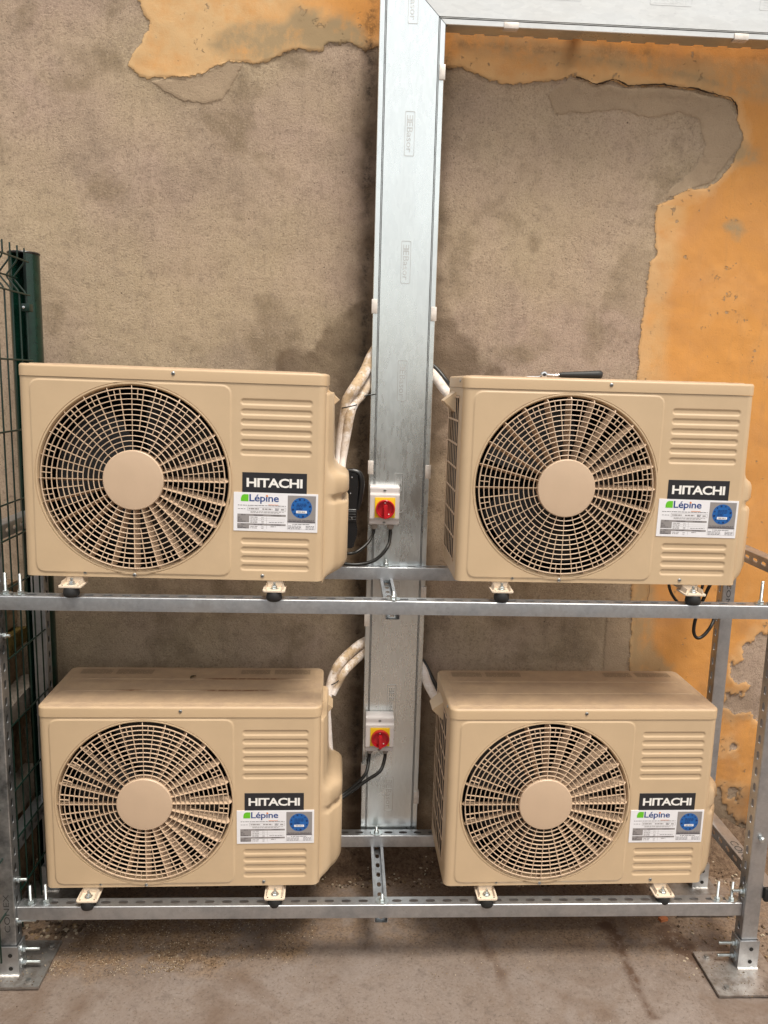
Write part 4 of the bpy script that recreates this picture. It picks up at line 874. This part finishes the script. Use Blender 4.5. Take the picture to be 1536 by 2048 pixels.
def make_small(root):
    for x, z_, y in ((.396, .5455, -.0022), (.158, .0115, 0), (.630, .0125, 0), (.289, .0082, -.0022)):
        mb = MB(); F = frame((x, y, z_), (1, 0, 0), (0, -1, 0)); mb.lathe([(.0052, 0), (.0050, .0012), (.0036, .0024), (.001, .0028)], 'screw', F, 16, True, True)
        mb.box(-.0026, .0026, -.0005, .0005, .0024, .0031, 'inner', 0, 1, F); mb.box(-.0005, .0005, -.0026, .0026, .0024, .0031, 'inner', 0, 1, F); mb.build('screw', root)
    mb = MB(); F = frame((-.0022, .05, .545), (0, 1, 0), (-1, 0, 0)); mb.lathe([(.0048, 0), (.0040, .002), (.001, .0026)], 'screw', F, 14); mb.build('screw', root)
    for x in (.127, .664):
        mb = MB(); y0 = -.038
        # folded foot rail running front to back under the unit
        mb.box(x-.022, x+.022, .004, D-.004, -.020, -.0006, 'foot', .002, 1)
        pl = rr(x-.030, x+.030, y0, .03, .007, 5); k = len(pl); vs = [(a, b, -.0225) for a, b in pl]+[(a, b, -.0185) for a, b in pl]
        mb.add(vs, [tuple(range(k))[::-1], tuple(range(k, 2*k))]+[(i, (i+1) % k, k+(i+1) % k, k+i) for i in range(k)], 'foot')
        pl = rr(x-.030, x+.030, D-.03, D+.026, .007, 5); vs = [(a, b, -.0225) for a, b in pl]+[(a, b, -.0185) for a, b in pl]
        mb.add(vs, [tuple(range(k))[::-1], tuple(range(k, 2*k))]+[(i, (i+1) % k, k+(i+1) % k, k+i) for i in range(k)], 'foot')
        for sx in (-1, 1): mb.prism([(x+sx*.022, -.0185), (x+sx*.026, -.0185), (x+sx*.022, -.006)], y0+.010, .01, 'foot'); mb.lathe([(.0022, 0), (.0022, .0003)], 'inner', T((x+sx*.020, y0+.008, -.0184)), 8)
        ft = mb.build('mounting_foot', root, 30)
        mb = MB(); F = T((x, -.016, -.0185)); mb.lathe([(.0115, 0), (.0115, .0018)], 'bolt', F, 20); hexa(mb, .0080, .0020, .0088, 'bolt', F); mb.lathe([(.0042, 0), (.0042, .013), (.0035, .0185), (.001, .019)], 'bolt', F, 10); mb.build('foot_bolt', ft)
        for yy in (-.0205, D+.002):
            mb = MB(); mb.lathe([(.0155, -.0500), (.0195, -.0470), (.0215, -.041), (.0200, -.030), (.0170, -.0228)], 'rubber', T((x, yy, 0)), 24); mb.build('rubber_pad', ft, 50)
def make_print(root):
    r_ = random.Random(5)
    for xa, xb in ((.040, .135), (.150, .262), (.535, .625), (.640, .752)):
        mb = MB()
        for k in range(6):
            y = .246+k*.0062; x = xa
            while x < xb: l_ = r_.uniform(.006, .03); xe = min(x+l_, xb); mb.add([(x, y, H+.0019), (xe, y, H+.0019), (xe, y+.0040, H+.0019), (x, y+.0040, H+.0019)], [(0, 1, 2, 3)], 'faint'); x = xe+r_.uniform(.001, .003)
        mb.build('printed_notice', root)

def make_unit(label, loc, rz):
    root = empty('outdoor_unit', label, 'air conditioner', loc, rz, 'outdoor air conditioning units on the rack')
    make_casing(root); make_lid(root); make_grille(root); make_fan(root); make_guard(root); make_cover(root)
    make_hood(root, 1); make_hood(root, -1); make_labels(root); make_small(root); make_print(root)
    return root
def settle(root, roll, fan_turn, st_turn):
    root.rotation_euler.y = roll
    for ch in children(root):
        k = ch.name.split('.')[0]
        if k == 'fan':
            ch.matrix_local = Matrix.Translation((FCX, 0, FCZ)) @ Matrix.Rotation(fan_turn, 4, 'Y') @ Matrix.Translation((-FCX, 0, -FCZ))
        if k == 'info_sticker':
            ch.matrix_local = Matrix.Translation((.664, 0, .188)) @ Matrix.Rotation(st_turn, 4, 'Y') @ Matrix.Translation((-.664, 0, -.188))
U1 = make_unit('beige outdoor unit on upper shelf left of the trunking, black tool behind its right side', (-0.8516, -0.3835, 1.0686), .0015)
spots = [('beige outdoor unit on upper shelf right of the trunking, black-handled tool on its lid', (0.3065, -0.3702, 1.0686), -.0043),
         ('beige outdoor unit on lower shelf left of the trunking, leaf and rust streaks on lid', (-0.8503, -0.3551, 0.1281), .0123),
         ('beige outdoor unit on lower shelf right of the trunking, nothing lying on its dusty lid', (0.3130, -0.3551, 0.1281), .0152)]
UN = [U1]
for lb, loc, rz in spots:
    c = copy_tree(U1); c.location = loc; c.rotation_euler = (0, 0, rz); c['label'] = lb; UN.append(c)
for u_, a_, b_, c_ in zip(UN, (.0085, .001, .0, .0), (0, .7, 1.5, 2.6), (.004, .010, -.004, .003)): settle(u_, a_, b_, c_)
UN[0].location.z += .002
for ch in children(UN[2]):
    if ch.name.startswith('lid'):
        ch.data = ch.data.copy(); ch.data.materials[0] = M['lid_dirty']; ch['label'] = 'lid with brown rust streaks along its folds'

# ------------------------------------------------------------------ metal trunking
DX0, DX1, DZ0, DZ1, DY = 0.0725, 0.2665, 2.640, 2.836, 0.022
tr = empty('cable_trunking', 'wide galvanised metal trunking rising between the units and turning right along the top', 'trunking', (0.17, .1, GZ))
tinv = Matrix.Translation((-0.17, -.1, -GZ))
def tk(o_, parent=None):
    o_.parent = parent or tr; o_.matrix_parent_inverse = Matrix() if parent else tinv; return o_
w_ = DX1-DX0
prof = [(0, .018), (0, .002), (.0015, 0), (.0150, 0), (.0158, .0022), (.0168, .0022), (.0176, -.0012), (.0186, -.0012), (.0194, .0022), (.0204, .0022), (.0215, -.0008)]
full = prof+[(w_-a, b) for a, b in reversed(prof)]
def sheet(path_fn, n_, mat, gm):
    mb = MB(); k = len(full); vs = [path_fn(a, b, e) for e in (0, 1) for a, b in full]
    for i in range(k-1):
        a0 = full[i][0]; g = 'groove' if (full[i][1] > .0021 and full[i+1][1] > .0021 and abs(full[i][0]-full[i+1][0]) < .0012) else mat
        mb.add([vs[i], vs[i+1], vs[k+i+1], vs[k+i]], [(0, 1, 2, 3)] if n_ else [(3, 2, 1, 0)], g)
    return mb
cv = sheet(lambda a, b, e: (DX0+a, DY+b, 0.062 if e == 0 else DZ1-a-.003), 1, 'duct', None)
# embossed maker's marks on the cover, their relief shading painted in as darker metal
def emboss(mb, cx, cz, rot, mat, flip=False):
    """rounded frame with raised lettering lying on the sheet"""
    L_, h_ = .118, .030; Mx = Matrix.Translation((cx, DY-.0009, cz)) @ Matrix.Rotation(rot, 4, 'Y')
    fr = []; 
    for r_, q in ((.004, 0), (.004, .0016)): fr.append([(x, z) for x, z in rr(-L_/2-.004+q, L_/2+.004-q, -h_/2+q, h_/2-q, r_, 4)])
    k = len(fr[0]); vs = [(x, -.0010, z) for x, z in fr[0]]+[(x, -.0010, z) for x, z in fr[1]]+[(x, .0002, z) for x, z in fr[0]]+[(x, .0002, z) for x, z in fr[1]]; fs = []
    for i in range(k): j = (i+1) % k; fs += [(i, k+i, k+j, j), (2*k+i, i, j, 2*k+j), (k+i, 3*k+i, 3*k+j, k+j)]
    mb.add(vs, fs, mat, Mx)
    for s__, xa, xb in (('E', -.052, -.037), ('E', -.035, -.021)): 
        vv, ff, a, b, c, d = text_geo(s__, .01, 1, .0006)
        mir = -1 if xa < -.05 else 1
        mb.add([((xa+xb)/2+mir*((v[0]-a)/(b-a)-.5)*(xb-xa), -v[2], -.009+(v[1]-c)/(d-c)*.018) for v in vv], [f[::mir] for f in ff], mat, Mx)
    put_text(mb, 'Basor', -.018, .052, -.009, .009, 0, mat, .004, 1, .0006, Mx)
o = tk(cv.build('vertical_cover', None, 25))
for cz in (2.700, 2.336, 1.967, 1.610, 1.255, .90, .545, .215): me_ = MB(); emboss(me_, .170 if cz > .9 else .166, cz, PI/2, 'duct_mark_shade'); tk(me_.build('embossed_mark', None, 25), o)
hz = sheet(lambda a, b, e: (DX1-a+.0012 if e == 0 else 2.6, DY+b-.0004, DZ0+a), 0, 'duct_h', None)
o2 = tk(hz.build('horizontal_cover', None, 25)); 
for cx in (.60, .93, 1.26): me_ = MB(); emboss(me_, cx, DZ0+.095, 0.0, 'duct_mark_shade'); tk(me_.build('embossed_mark', None, 25), o2)
mb = MB()   # trays behind the covers, with knock-outs along the underside
mb.box(DX0+.002, DX1-.002, DY+.016, .098, .064, DZ1-.02, 'duct')
mb.add([(DX0-.002, DY+.006, DZ1+.002-.006), (DX0+.004, DY+.006, DZ1+.002), (DX1+.006, DY+.006, DZ0), (DX1, DY+.006, DZ0-.006)], [(0, 1, 2, 3)], 'groove')
mb.box(DX1+.004, 2.6, DY+.016, .085, DZ0+.004, DZ1-.004, 'duct_h')
for k in range(16): x = DX1+.05+k*.075; mb.box(x, x+.045, .084, .096, DZ0+.0035, DZ0+.012, 'duct_h', .002)
for z_ in (.30, .95, 1.55, 2.2): mb.box(DX0-.004+.02, DX1-.016, .098, .20, z_, z_+.03, 'galv')
for x in (.7, 1.4): mb.box(x, x+.03, .0855, .20, DZ1-.05, DZ1-.02, 'galv')
tk(mb.build('tray', None, 25))
def clip(x, z_, side):
    mb = MB(); hl, d_ = .0215, .0
    if side in 'LR':
        s__ = -1 if side == 'L' else 1; xe = DX0 if side == 'L' else DX1
        xa, xb = sorted((xe-s__*.014, xe+s__*.0035)); mb.box(xa, xb, DY-.0035, DY+.001, z_-hl, z_+hl, 'clip', .0012)
        xa, xb = sorted((xe+s__*.0006, xe+s__*.0036)); mb.box(xa, xb, DY-.002, DY+.020, z_-hl, z_+hl, 'clip', .001)
        for k in (-1, 0, 1): mb.box(xa-.001*0, xb+.0008, DY+.004, DY+.012, z_+k*.012-.0022, z_+k*.012+.0022, 'clip', .0006, 1)
    else:
        mb.box(x-hl, x+hl, DY-.0039, DY+.001, DZ0-.0035, DZ0+.014, 'clip', .0012); mb.box(x-hl, x+hl, DY-.002, DY+.02, DZ0-.0040, DZ0-.0008, 'clip', .001)
        for k in (-1, 0, 1): mb.box(x+k*.012-.002, x+k*.012+.002, DY+.004, DY+.012, DZ0-.0048, DZ0-.001, 'clip', .0006, 1)
    tk(mb.build('clip', None))
for x, z_, s__ in ((0, 1.834, 'L'), (0, 1.816, 'R'), (0, 2.510, 'R'), (0, 1.335, 'L'), (0, 1.325, 'R'), (0, .831, 'L'), (0, .925, 'R'), (0, .30, 'L'), (0, .20, 'R'), (.459, 0, 'B'), (1.150, 0, 'B')): clip(x, z_, s__)

# ------------------------------------------------------------------ isolator switches
def make_switch(label, x0, z0, tilt=0):
    root = empty('isolator_switch', label, 'switch', (x0+.047, DY-.003, z0), 0, 'isolator switches on the trunking')
    w, h, d = .094, .124, .058; mb = MB()
    mb.box(-w/2, w/2, -.034, 0, 0, h, 'box', .004, 3, ); mb.build('housing', root)
    mb = MB()   # lid with sloping top and bottom lips
    poly = [(-.034, .001), (-.044, .001), (-.050, .0055), (-.0505, .016), (-.0575, .022), (-.0575, .098), (-.0505, .103), (-.050, .119), (-.044, .1235), (-.034, .1235)]
    vs = [(-w/2+.0005, y, z_) for y, z_ in poly]+[(w/2-.0005, y, z_) for y, z_ in poly]
    bm = bmesh.new(); vv = [bm.verts.new(v) for v in vs]; k = len(poly); bm.faces.new(vv[:k][::-1]); bm.faces.new(vv[k:])
    for i in range(k): bm.faces.new((vv[i], vv[(i+1) % k], vv[k+(i+1) % k], vv[k+i]))
    bmesh.ops.recalc_face_normals(bm, faces=bm.faces); bmesh.ops.bevel(bm, geom=list(bm.edges), offset=.0016, segments=2, affect='EDGES'); mb.frombm(bm, 'boxtop')
    lid = mb.build('switch_lid', root, 30)
    for z_ in (.111, .009):
        mb = MB(); F = frame((.0, -.0506 if z_ > .05 else -.0500, z_), (1, 0, 0), (0, -1, 0)); mb.lathe([(.0048, -.002), (.0048, .0006), (.0038, .0014), (.003, .0010)], 'screw', F, 14); mb.box(-.003, .003, -.0006, .0006, .0008, .0017, 'inner', 0, 1, F); mb.build('screw', root)
    mb = MB(); mb.box(-.031, .033, -.0600, -.0574, .026, .090, 'yellow', .0006); yp = mb.build('warning_plate', root)
    mb = MB(); F = frame((.002, -.0602, .0545), (1, 0, 0), (0, -1, 0))
    mb.lathe([(.0300, 0), (.0300, .010), (.0285, .0125), (.0262, .0125), (.0252, .0115), (.0244, .0030), (.001, .0028)], 'red', F, 40, True, False); kb = mb.build('rotary_knob', root, 30)
    mb = MB(); mb.prism([(-.0045, -.028), (.0045, -.028), (.0055, .004), (.0075, .008), (.0055, .015), (-.0055, .015), (-.0075, .008), (-.0055, .004)], -.024, -.0026, 'red', T((.002, -.060, .0545)) , .0012); mb.build('knob_handle', kb, 30)
    mb = MB()
    for a, b in ((-.001, .020), (.011, -.016)): mb.box(.002+a-.002, .002+a+.002, -.0675, -.0660, .0545+b-.0016, .0545+b+.0016, 'letter')
    mb.build('knob_mark', kb)
    mb = MB(); r_ = random.Random(2); x = -.034
    while x < .036:
        l_ = r_.uniform(.002, .006)
        if not -.014 < x < -.002: mb.quad(x, x+l_, .0206, .0222, -.0569, 'gland')
        x += l_+.0015
    mb.build('printed_line', root)
    for gx in (-.030, .022):
        mb = MB(); mb.lathe([(.0105, .001), (.0112, -.002), (.0112, -.009), (.0095, -.0145), (.0072, -.017)], 'gland', T((gx, -.020, 0)), 12); mb.build('cable_gland', root, 40)
    return root
make_switch('red rotary isolator switch on the trunking beside the upper left unit', .0755, 1.158)
make_switch('red rotary isolator switch on the trunking beside the lower left unit', .0795, .392)

# ------------------------------------------------------------------ cables and pipes
def cable(pts, r_, label, name='power_cable', group='black power cables'):
    mb = MB(); mb.tube(catmull(pts, 8), r_, 'cable', 10); o_ = mb.build(name, None, 60); return tag(o_, label, 'cable', group)
gy = DY-.003-.020
cable([(.0925, gy, 1.143), (.090, gy-.004, 1.126), (.072, gy-.03, 1.100), (.040, -.055, 1.078), (.012, -.06, 1.071), (-.05, -.10, 1.075)], .0050, 'left black cable curving from the upper switch into the unit cover')
cable([(.1445, gy, 1.143), (.1445, gy-.006, 1.122), (.134, -.045, 1.090), (.096, -.055, 1.051), (.041, -.06, 1.037), (-.02, -.075, 1.045), (-.06, -.10, 1.06)], .0056, 'right black cable looping low from the upper switch above the rear beam')
cable([(.0965, gy, .377), (.094, gy-.006, .355), (.084, -.04, .322), (.049, -.05, .285), (.010, -.06, .257), (-.03, -.09, .245)], .0058, 'left black cable running down from the lower switch')
cable([(.1485, gy, .377), (.147, gy-.006, .356), (.131, -.04, .330), (.082, -.05, .298), (.012, -.066, .252), (-.03, -.10, .238)], .0058, 'right black cable crossing the trunking from the lower switch')
cable([(1.20, -.10, 1.07), (1.182, -.06, .995), (1.166, -.05, .938), (1.149, -.05, .885), (1.143, -.05, .838), (1.150, -.05, .812), (1.166, -.05, .806), (1.190, -.045, .824), (1.215, -.03, .855), (1.26, .04, .90)], .0055, 'black cable loop hanging below the upper right unit by the rear post')
cable([(1.02, -.10, 1.05), (1.045, -.06, .979), (1.072, -.05, .936), (1.105, -.05, .912), (1.14, -.045, .925), (1.165, -.03, .955), (1.18, -.02, 1.05)], .0048, 'black cable dipping behind the upper front beam near the right foot')

def pipe(lines, label, tie=None, lead=None):
    mb = MB(); dirty = []
    for pts, rads, dv in lines:
        q = catmull(pts, 8); n0 = len(mb.v)
        rr_ = lerp_list(rads, len(q)); rr_ = [r_*(1+random.uniform(-.03, .03)) for r_ in rr_]
        mb.tube(q, rr_, 'pipe', 14); dd = lerp_list(dv, len(q)); 
        for d_ in dd: dirty += [d_]*14
    o_ = mb.build('insulated_pipe', None, 60, ('dirty', dirty)); tag(o_, label, 'pipe', 'white insulated refrigerant pipes')
    if tie:
        mb = MB(); (c, nrm, r_) = tie; n_ = Vector(nrm).normalized(); x = Vector((0, 1, 0)); x = (x-n_*x.dot(n_)).normalized(); F = frame(c, x, n_)
        mb.lathe([(r_, -.0018), (r_+.0012, -.001), (r_+.0012, .001), (r_, .0018)], 'rubber', F, 20, False, False); mb.build('cable_tie', o_, 60)
    return o_
pipe([([(.14, .065, 1.77), (.082, .052, 1.700), (.052, .030, 1.634), (.022, -.02, 1.585), (-.001, -.025, 1.545), (-.008, -.03, 1.50), (-.017, -.035, 1.44), (-.022, -.05, 1.37), (-.024, -.09, 1.30)], [.016, .017, .0175, .0175, .017, .0155, .0145, .013, .013], [1, 1, 1, 1, 1, .9, .5, 0, 0]),
      ([(.16, .065, 1.73), (.105, .060, 1.680), (.072, .052, 1.612), (.044, .020, 1.565), (.020, -.015, 1.537), (.008, -.04, 1.50), (-.001, -.045, 1.44), (-.010, -.06, 1.37), (-.016, -.10, 1.30)], [.016, .0165, .016, .0155, .0155, .015, .0135, .011, .010], [.5, .5, .6, 1, 1, 1, .8, .3, 0])],
     'white insulated pipe pair curving up behind the upper left unit, dirty brown near the top', ((.006, -.032, 1.528), (-.25, 0, 1), .0235))
pipe([([(.15, .065, .775), (.078, .055, .748), (.034, .035, .722), (-.010, -.02, .695), (-.030, -.03, .655), (-.043, -.05, .61), (-.047, -.07, .56), (-.040, -.075, .49), (-.035, -.08, .43), (-.022, -.10, .36), (-.018, -.12, .31)], [.014, .0155, .016, .016, .0155, .013, .012, .0095, .0095, .010, .010], [1, 1, 1, 1, .9, .1, .1, 0, 0, 0, 0]),
      ([(.15, .065, .745), (.082, .055, .718), (.050, .035, .694), (.008, -.03, .672), (-.014, -.038, .632), (-.030, -.05, .60)], [.013, .0135, .0135, .013, .012, .010], [.8, .9, 1, 1, .9, .4])],
     'white insulated pipe curving down behind the lower left unit to its cover', ((-.026, -.035, .640), (-.55, 0, 1), .0205))
pipe([([(.20, .065, 1.69), (.268, .050, 1.632), (.306, .02, 1.585), (.335, -.04, 1.545), (.40, -.03, 1.47)], [.016, .016, .016, .016, .016], [.3, .5, .4, .5, .5])], 'short white insulated pipe between the trunking and the upper right unit')
cable([(.20, .075, 1.71), (.275, .060, 1.655), (.312, .03, 1.612), (.345, -.02, 1.575), (.40, -.02, 1.52)], .0075, 'black cable lying along the white pipe beside the upper right unit')
pipe([([(.20, .065, .72), (.262, .050, .665), (.290, .02, .605), (.318, -.04, .575), (.40, -.03, .50)], [.015, .0155, .0155, .015, .015], [.2, .3, .3, .3, .3])], 'short white insulated pipe between the trunking and the lower right unit')
cable([(.20, .075, .74), (.270, .060, .678), (.306, .03, .618), (.335, -.03, .585), (.40, -.02, .54)], .0080, 'black cable lying along the white pipe beside the lower right unit')
cable([(.012, -.01, 1.535), (.035, .0, 1.553), (.060, .01, 1.562), (.10, .03, 1.568)], .0022, 'thin dark cable end between pipe pair and trunking by the upper left unit')

# ------------------------------------------------------------------ black tool behind the upper left unit
tl = empty('power_tool', 'black plastic tool with ribbed grip hanging behind the right side of the upper left unit', 'tool', (.02, -.045, 1.20))
tli = Matrix.Translation((-.02, .045, -1.20))
def tlp(o_): o_.parent = tl; o_.matrix_parent_inverse = tli; return o_
mb = MB(); mb.prism([(-.03, 1.326), (.004, 1.329), (.036, 1.321), (.039, 1.28), (.036, 1.235), (.034, 1.205), (-.03, 1.205)], -.060, -.030, 'tool', None, .003); tlp(mb.build('body', None, 30))
mb = MB(); q = catmull([(.000, -.045, 1.331), (.022, -.045, 1.330), (.038, -.045, 1.324), (.046, -.045, 1.310), (.049, -.045, 1.288), (.047, -.045, 1.262), (.043, -.045, 1.235), (.037, -.045, 1.208)], 6); mb.tube(q, lerp_list([.006, .008, .009, .0095, .0095, .009, .0075, .005], len(q)), 'tool', 12); tlp(mb.build('guard', None, 60))
mb = MB(); mb.box(-.015, .036, -.062, -.030, 1.172, 1.214, 'tool', .005, 3)
for k in range(4): mb.box(-.01, .034, -.0635, -.060, 1.178+k*.008, 1.182+k*.008, 'rubber', .0008, 1)
tlp(mb.build('clamp', None, 30))
mb = MB(); mb.prism([(-.03, 1.176), (.034, 1.176), (.0385, 1.15), (.037, 1.125), (.029, 1.103), (.028, 1.088), (-.01, 1.086), (-.03, 1.10)], -.058, -.032, 'tool', None, .004); tlp(mb.build('grip', None, 30))
for x, z_ in ((.018, 1.312), (.014, 1.262), (.020, 1.186)):
    mb = MB(); mb.lathe([(.0022, -.001), (.0022, .0006), (.001, .0012)], 'chrome', frame((x, -.0625 if z_ < 1.2 else -.0605, z_), (1, 0, 0), (0, -1, 0)), 10); tlp(mb.build('rivet', None))
# ratchet lying on the upper right unit
lt = UZ+.0506+H+.0016
rt = empty('socket_wrench', 'chrome socket wrench with thick black handle lying on the upper right unit', 'tool', (.577, -.25, lt), R(2))
mb = MB(); q = [(-.030+.005*i, 0, .008) for i in range(13)]; mb.tube([(-.028, 0, .0085), (-.012, 0, .0075), (.004, 0, .0075), (.020, 0, .0085)], [.0055, .0042, .0034, .0042], 'chrome', 12)
mb.lathe([(.0085, -.0065), (.0100, -.004), (.0100, .004), (.0085, .0065), (.004, .007)], 'chrome', T((-.028, 0, .0082), rx=PI/2), 24); mb.lathe([(.0045, .006), (.0045, .009)], 'inner', T((-.028, 0, .0082), rx=PI/2), 12)
mb.tube([(-.075, .004, .002), (-.045, .003, .002), (-.034, .002, .004)], [.0012, .0018, .0025], 'chrome', 8); mb.build('shaft', rt, 40)
mb = MB(); mb.tube([(.016, 0, .0088), (.023, 0, .0090), (.055, 0, .0102), (.095, 0, .0114), (.125, 0, .0124), (.136, 0, .0126), (.139, 0, .0126)], [.0060, .0078, .0090, .0103, .0118, .0115, .0090], 'rubber', 14); mb.build('handle', rt, 50)

# ------------------------------------------------------------------ green fence
fn = empty('mesh_fence', 'dark green welded wire mesh fence with folded top and tall post, at left', 'fence', (-0.955, .01, GZ))
fi = Matrix.Translation((.955, -.01, -GZ))
def fk(o_): o_.parent = fn; o_.matrix_parent_inverse = fi; return o_
mb = MB(); cx, cy = -0.982, .040; ztop = 1.955
prof2 = []
for a in np.linspace(R(-62), R(242), 40): prof2.append((cx+.044*math.cos(a), cy+.046*math.sin(a)))      # round tube, open groove to the front
prof2 += [(cx-.0190, cy-.030), (cx-.014, cy-.012), (cx-.010, cy+.016), (cx+.010, cy+.016), (cx+.014, cy-.012), (cx+.0190, cy-.030)]
k = len(prof2); vs = [(x, y, GZ) for x, y in prof2]+[(x, y, ztop) for x, y in prof2]
mb.add(vs, [(i, (i+1) % k, k+(i+1) % k, k+i) for i in range(k)]+[tuple(range(k, 2*k))], 'green_paint')
po = fk(mb.build('fence_post', None, 35))
mb = MB(); mb.lathe([(.046, 0), (.047, .003), (.045, .006), (.03, .0075), (.001, .008)], 'tool', T((cx, cy, ztop-.001)), 36, True, False); mb.build('post_cap', po).matrix_parent_inverse = Matrix()
PXF = -0.951
mb = MB()
# horizontals
def wire(a, b, r_=.0026): mb.tube([a, b], r_, 'green_wire', 8)
ys_ = [-.035-.05*k for k in range(24)]
def fold(z_):    # x offset of the panel at height z
    for zc in (1.878, 1.05 if False else -9):
        d_ = abs(z_-zc)
        if d_ < .045: return -.034*(1-d_/.045)
    return 0.0
for z_ in (1.925, 1.878, 1.830, 1.64, 1.44, 1.24, 1.04+.10, 1.00, .80, .60, .40, .25, .08): wire((PXF+fold(z_)+.004, -.02, z_), (PXF+fold(z_)+.004, -1.25, z_), .0028)
fk(mb.build('horizontal_wires', None, 60)); mb = MB()
for y in ys_:
    pts_ = [(PXF, y, -.05), (PXF, y, 1.826), (PXF-.004, y, 1.838), (PXF-.031, y, 1.872), (PXF-.034, y, 1.878), (PXF-.031, y, 1.884), (PXF-.004, y, 1.918), (PXF, y, 1.93), (PXF, y, 1.962)]
    mb.tube(pts_, .0026, 'green_wire', 8)
fk(mb.build('vertical_wires', None, 60))
mb = MB(); mb.box(PXF-.012, PXF+.012, -.045, -.018, 1.782, 1.805, 'green_wire', .002); mb.lathe([(.004, 0), (.004, .003), (.002, .004)], 'chrome', frame((PXF-.004, -.0455, 1.793), (1, 0, 0), (0, -1, 0)), 8); fk(mb.build('panel_clamp', None))

# ------------------------------------------------------------------ little things
mb = MB(); lf = []; 
for i in range(9):
    t = i/8; w__ = .0065*math.sin(PI*min(1, t*1.05))**.8; lf.append((t*.026-.013, w__, .001+.003*math.sin(PI*t)))
vs = [(a, b, c+.001) for a, b, c in lf]+[(a, 0, c-.0008) for a, b, c in lf]+[(a, -b, c+.0022) for a, b, c in lf]; n = 9
fs = [(i, i+1, n+i+1, n+i) for i in range(8)]+[(n+i, n+i+1, 2*n+i+1, 2*n+i) for i in range(8)]
mb.add(vs, fs, 'leaf'); o = mb.build('dry_leaf', None, 60); o.location = (-.460, -.138, .1281+H+.003); o.rotation_euler = (0, 0, 1.0); o.modifiers.new('s', 'SOLIDIFY').thickness = .0006
tag(o, 'small dry brown leaf lying on the lid of the lower left unit', 'leaf')
def chunk(name, loc, s__, mat, label, cat, rz=0):
    mb = MB(); lump(mb, -s__[0], s__[0], -s__[1], s__[1], 0, s__[2], mat, .003, 4); o_ = mb.build(name, None, 30); o_.location = loc; o_.rotation_euler = (0, 0, rz); return tag(o_, label, cat)
chunk('plaster_chip', (.217, .055, GZ), (.009, .006, .006), 'gravel_b', 'small pale plaster chip on the floor behind the rack, right of the cross channel', 'chip', .6)
chunk('brick_fragment', (1.075, -.175, GZ), (.014, .008, .010), 'brick', 'orange brick fragment on the ground beneath the lower beam at right', 'brick piece', .3)
o = None
print('objects', len(bpy.data.objects))
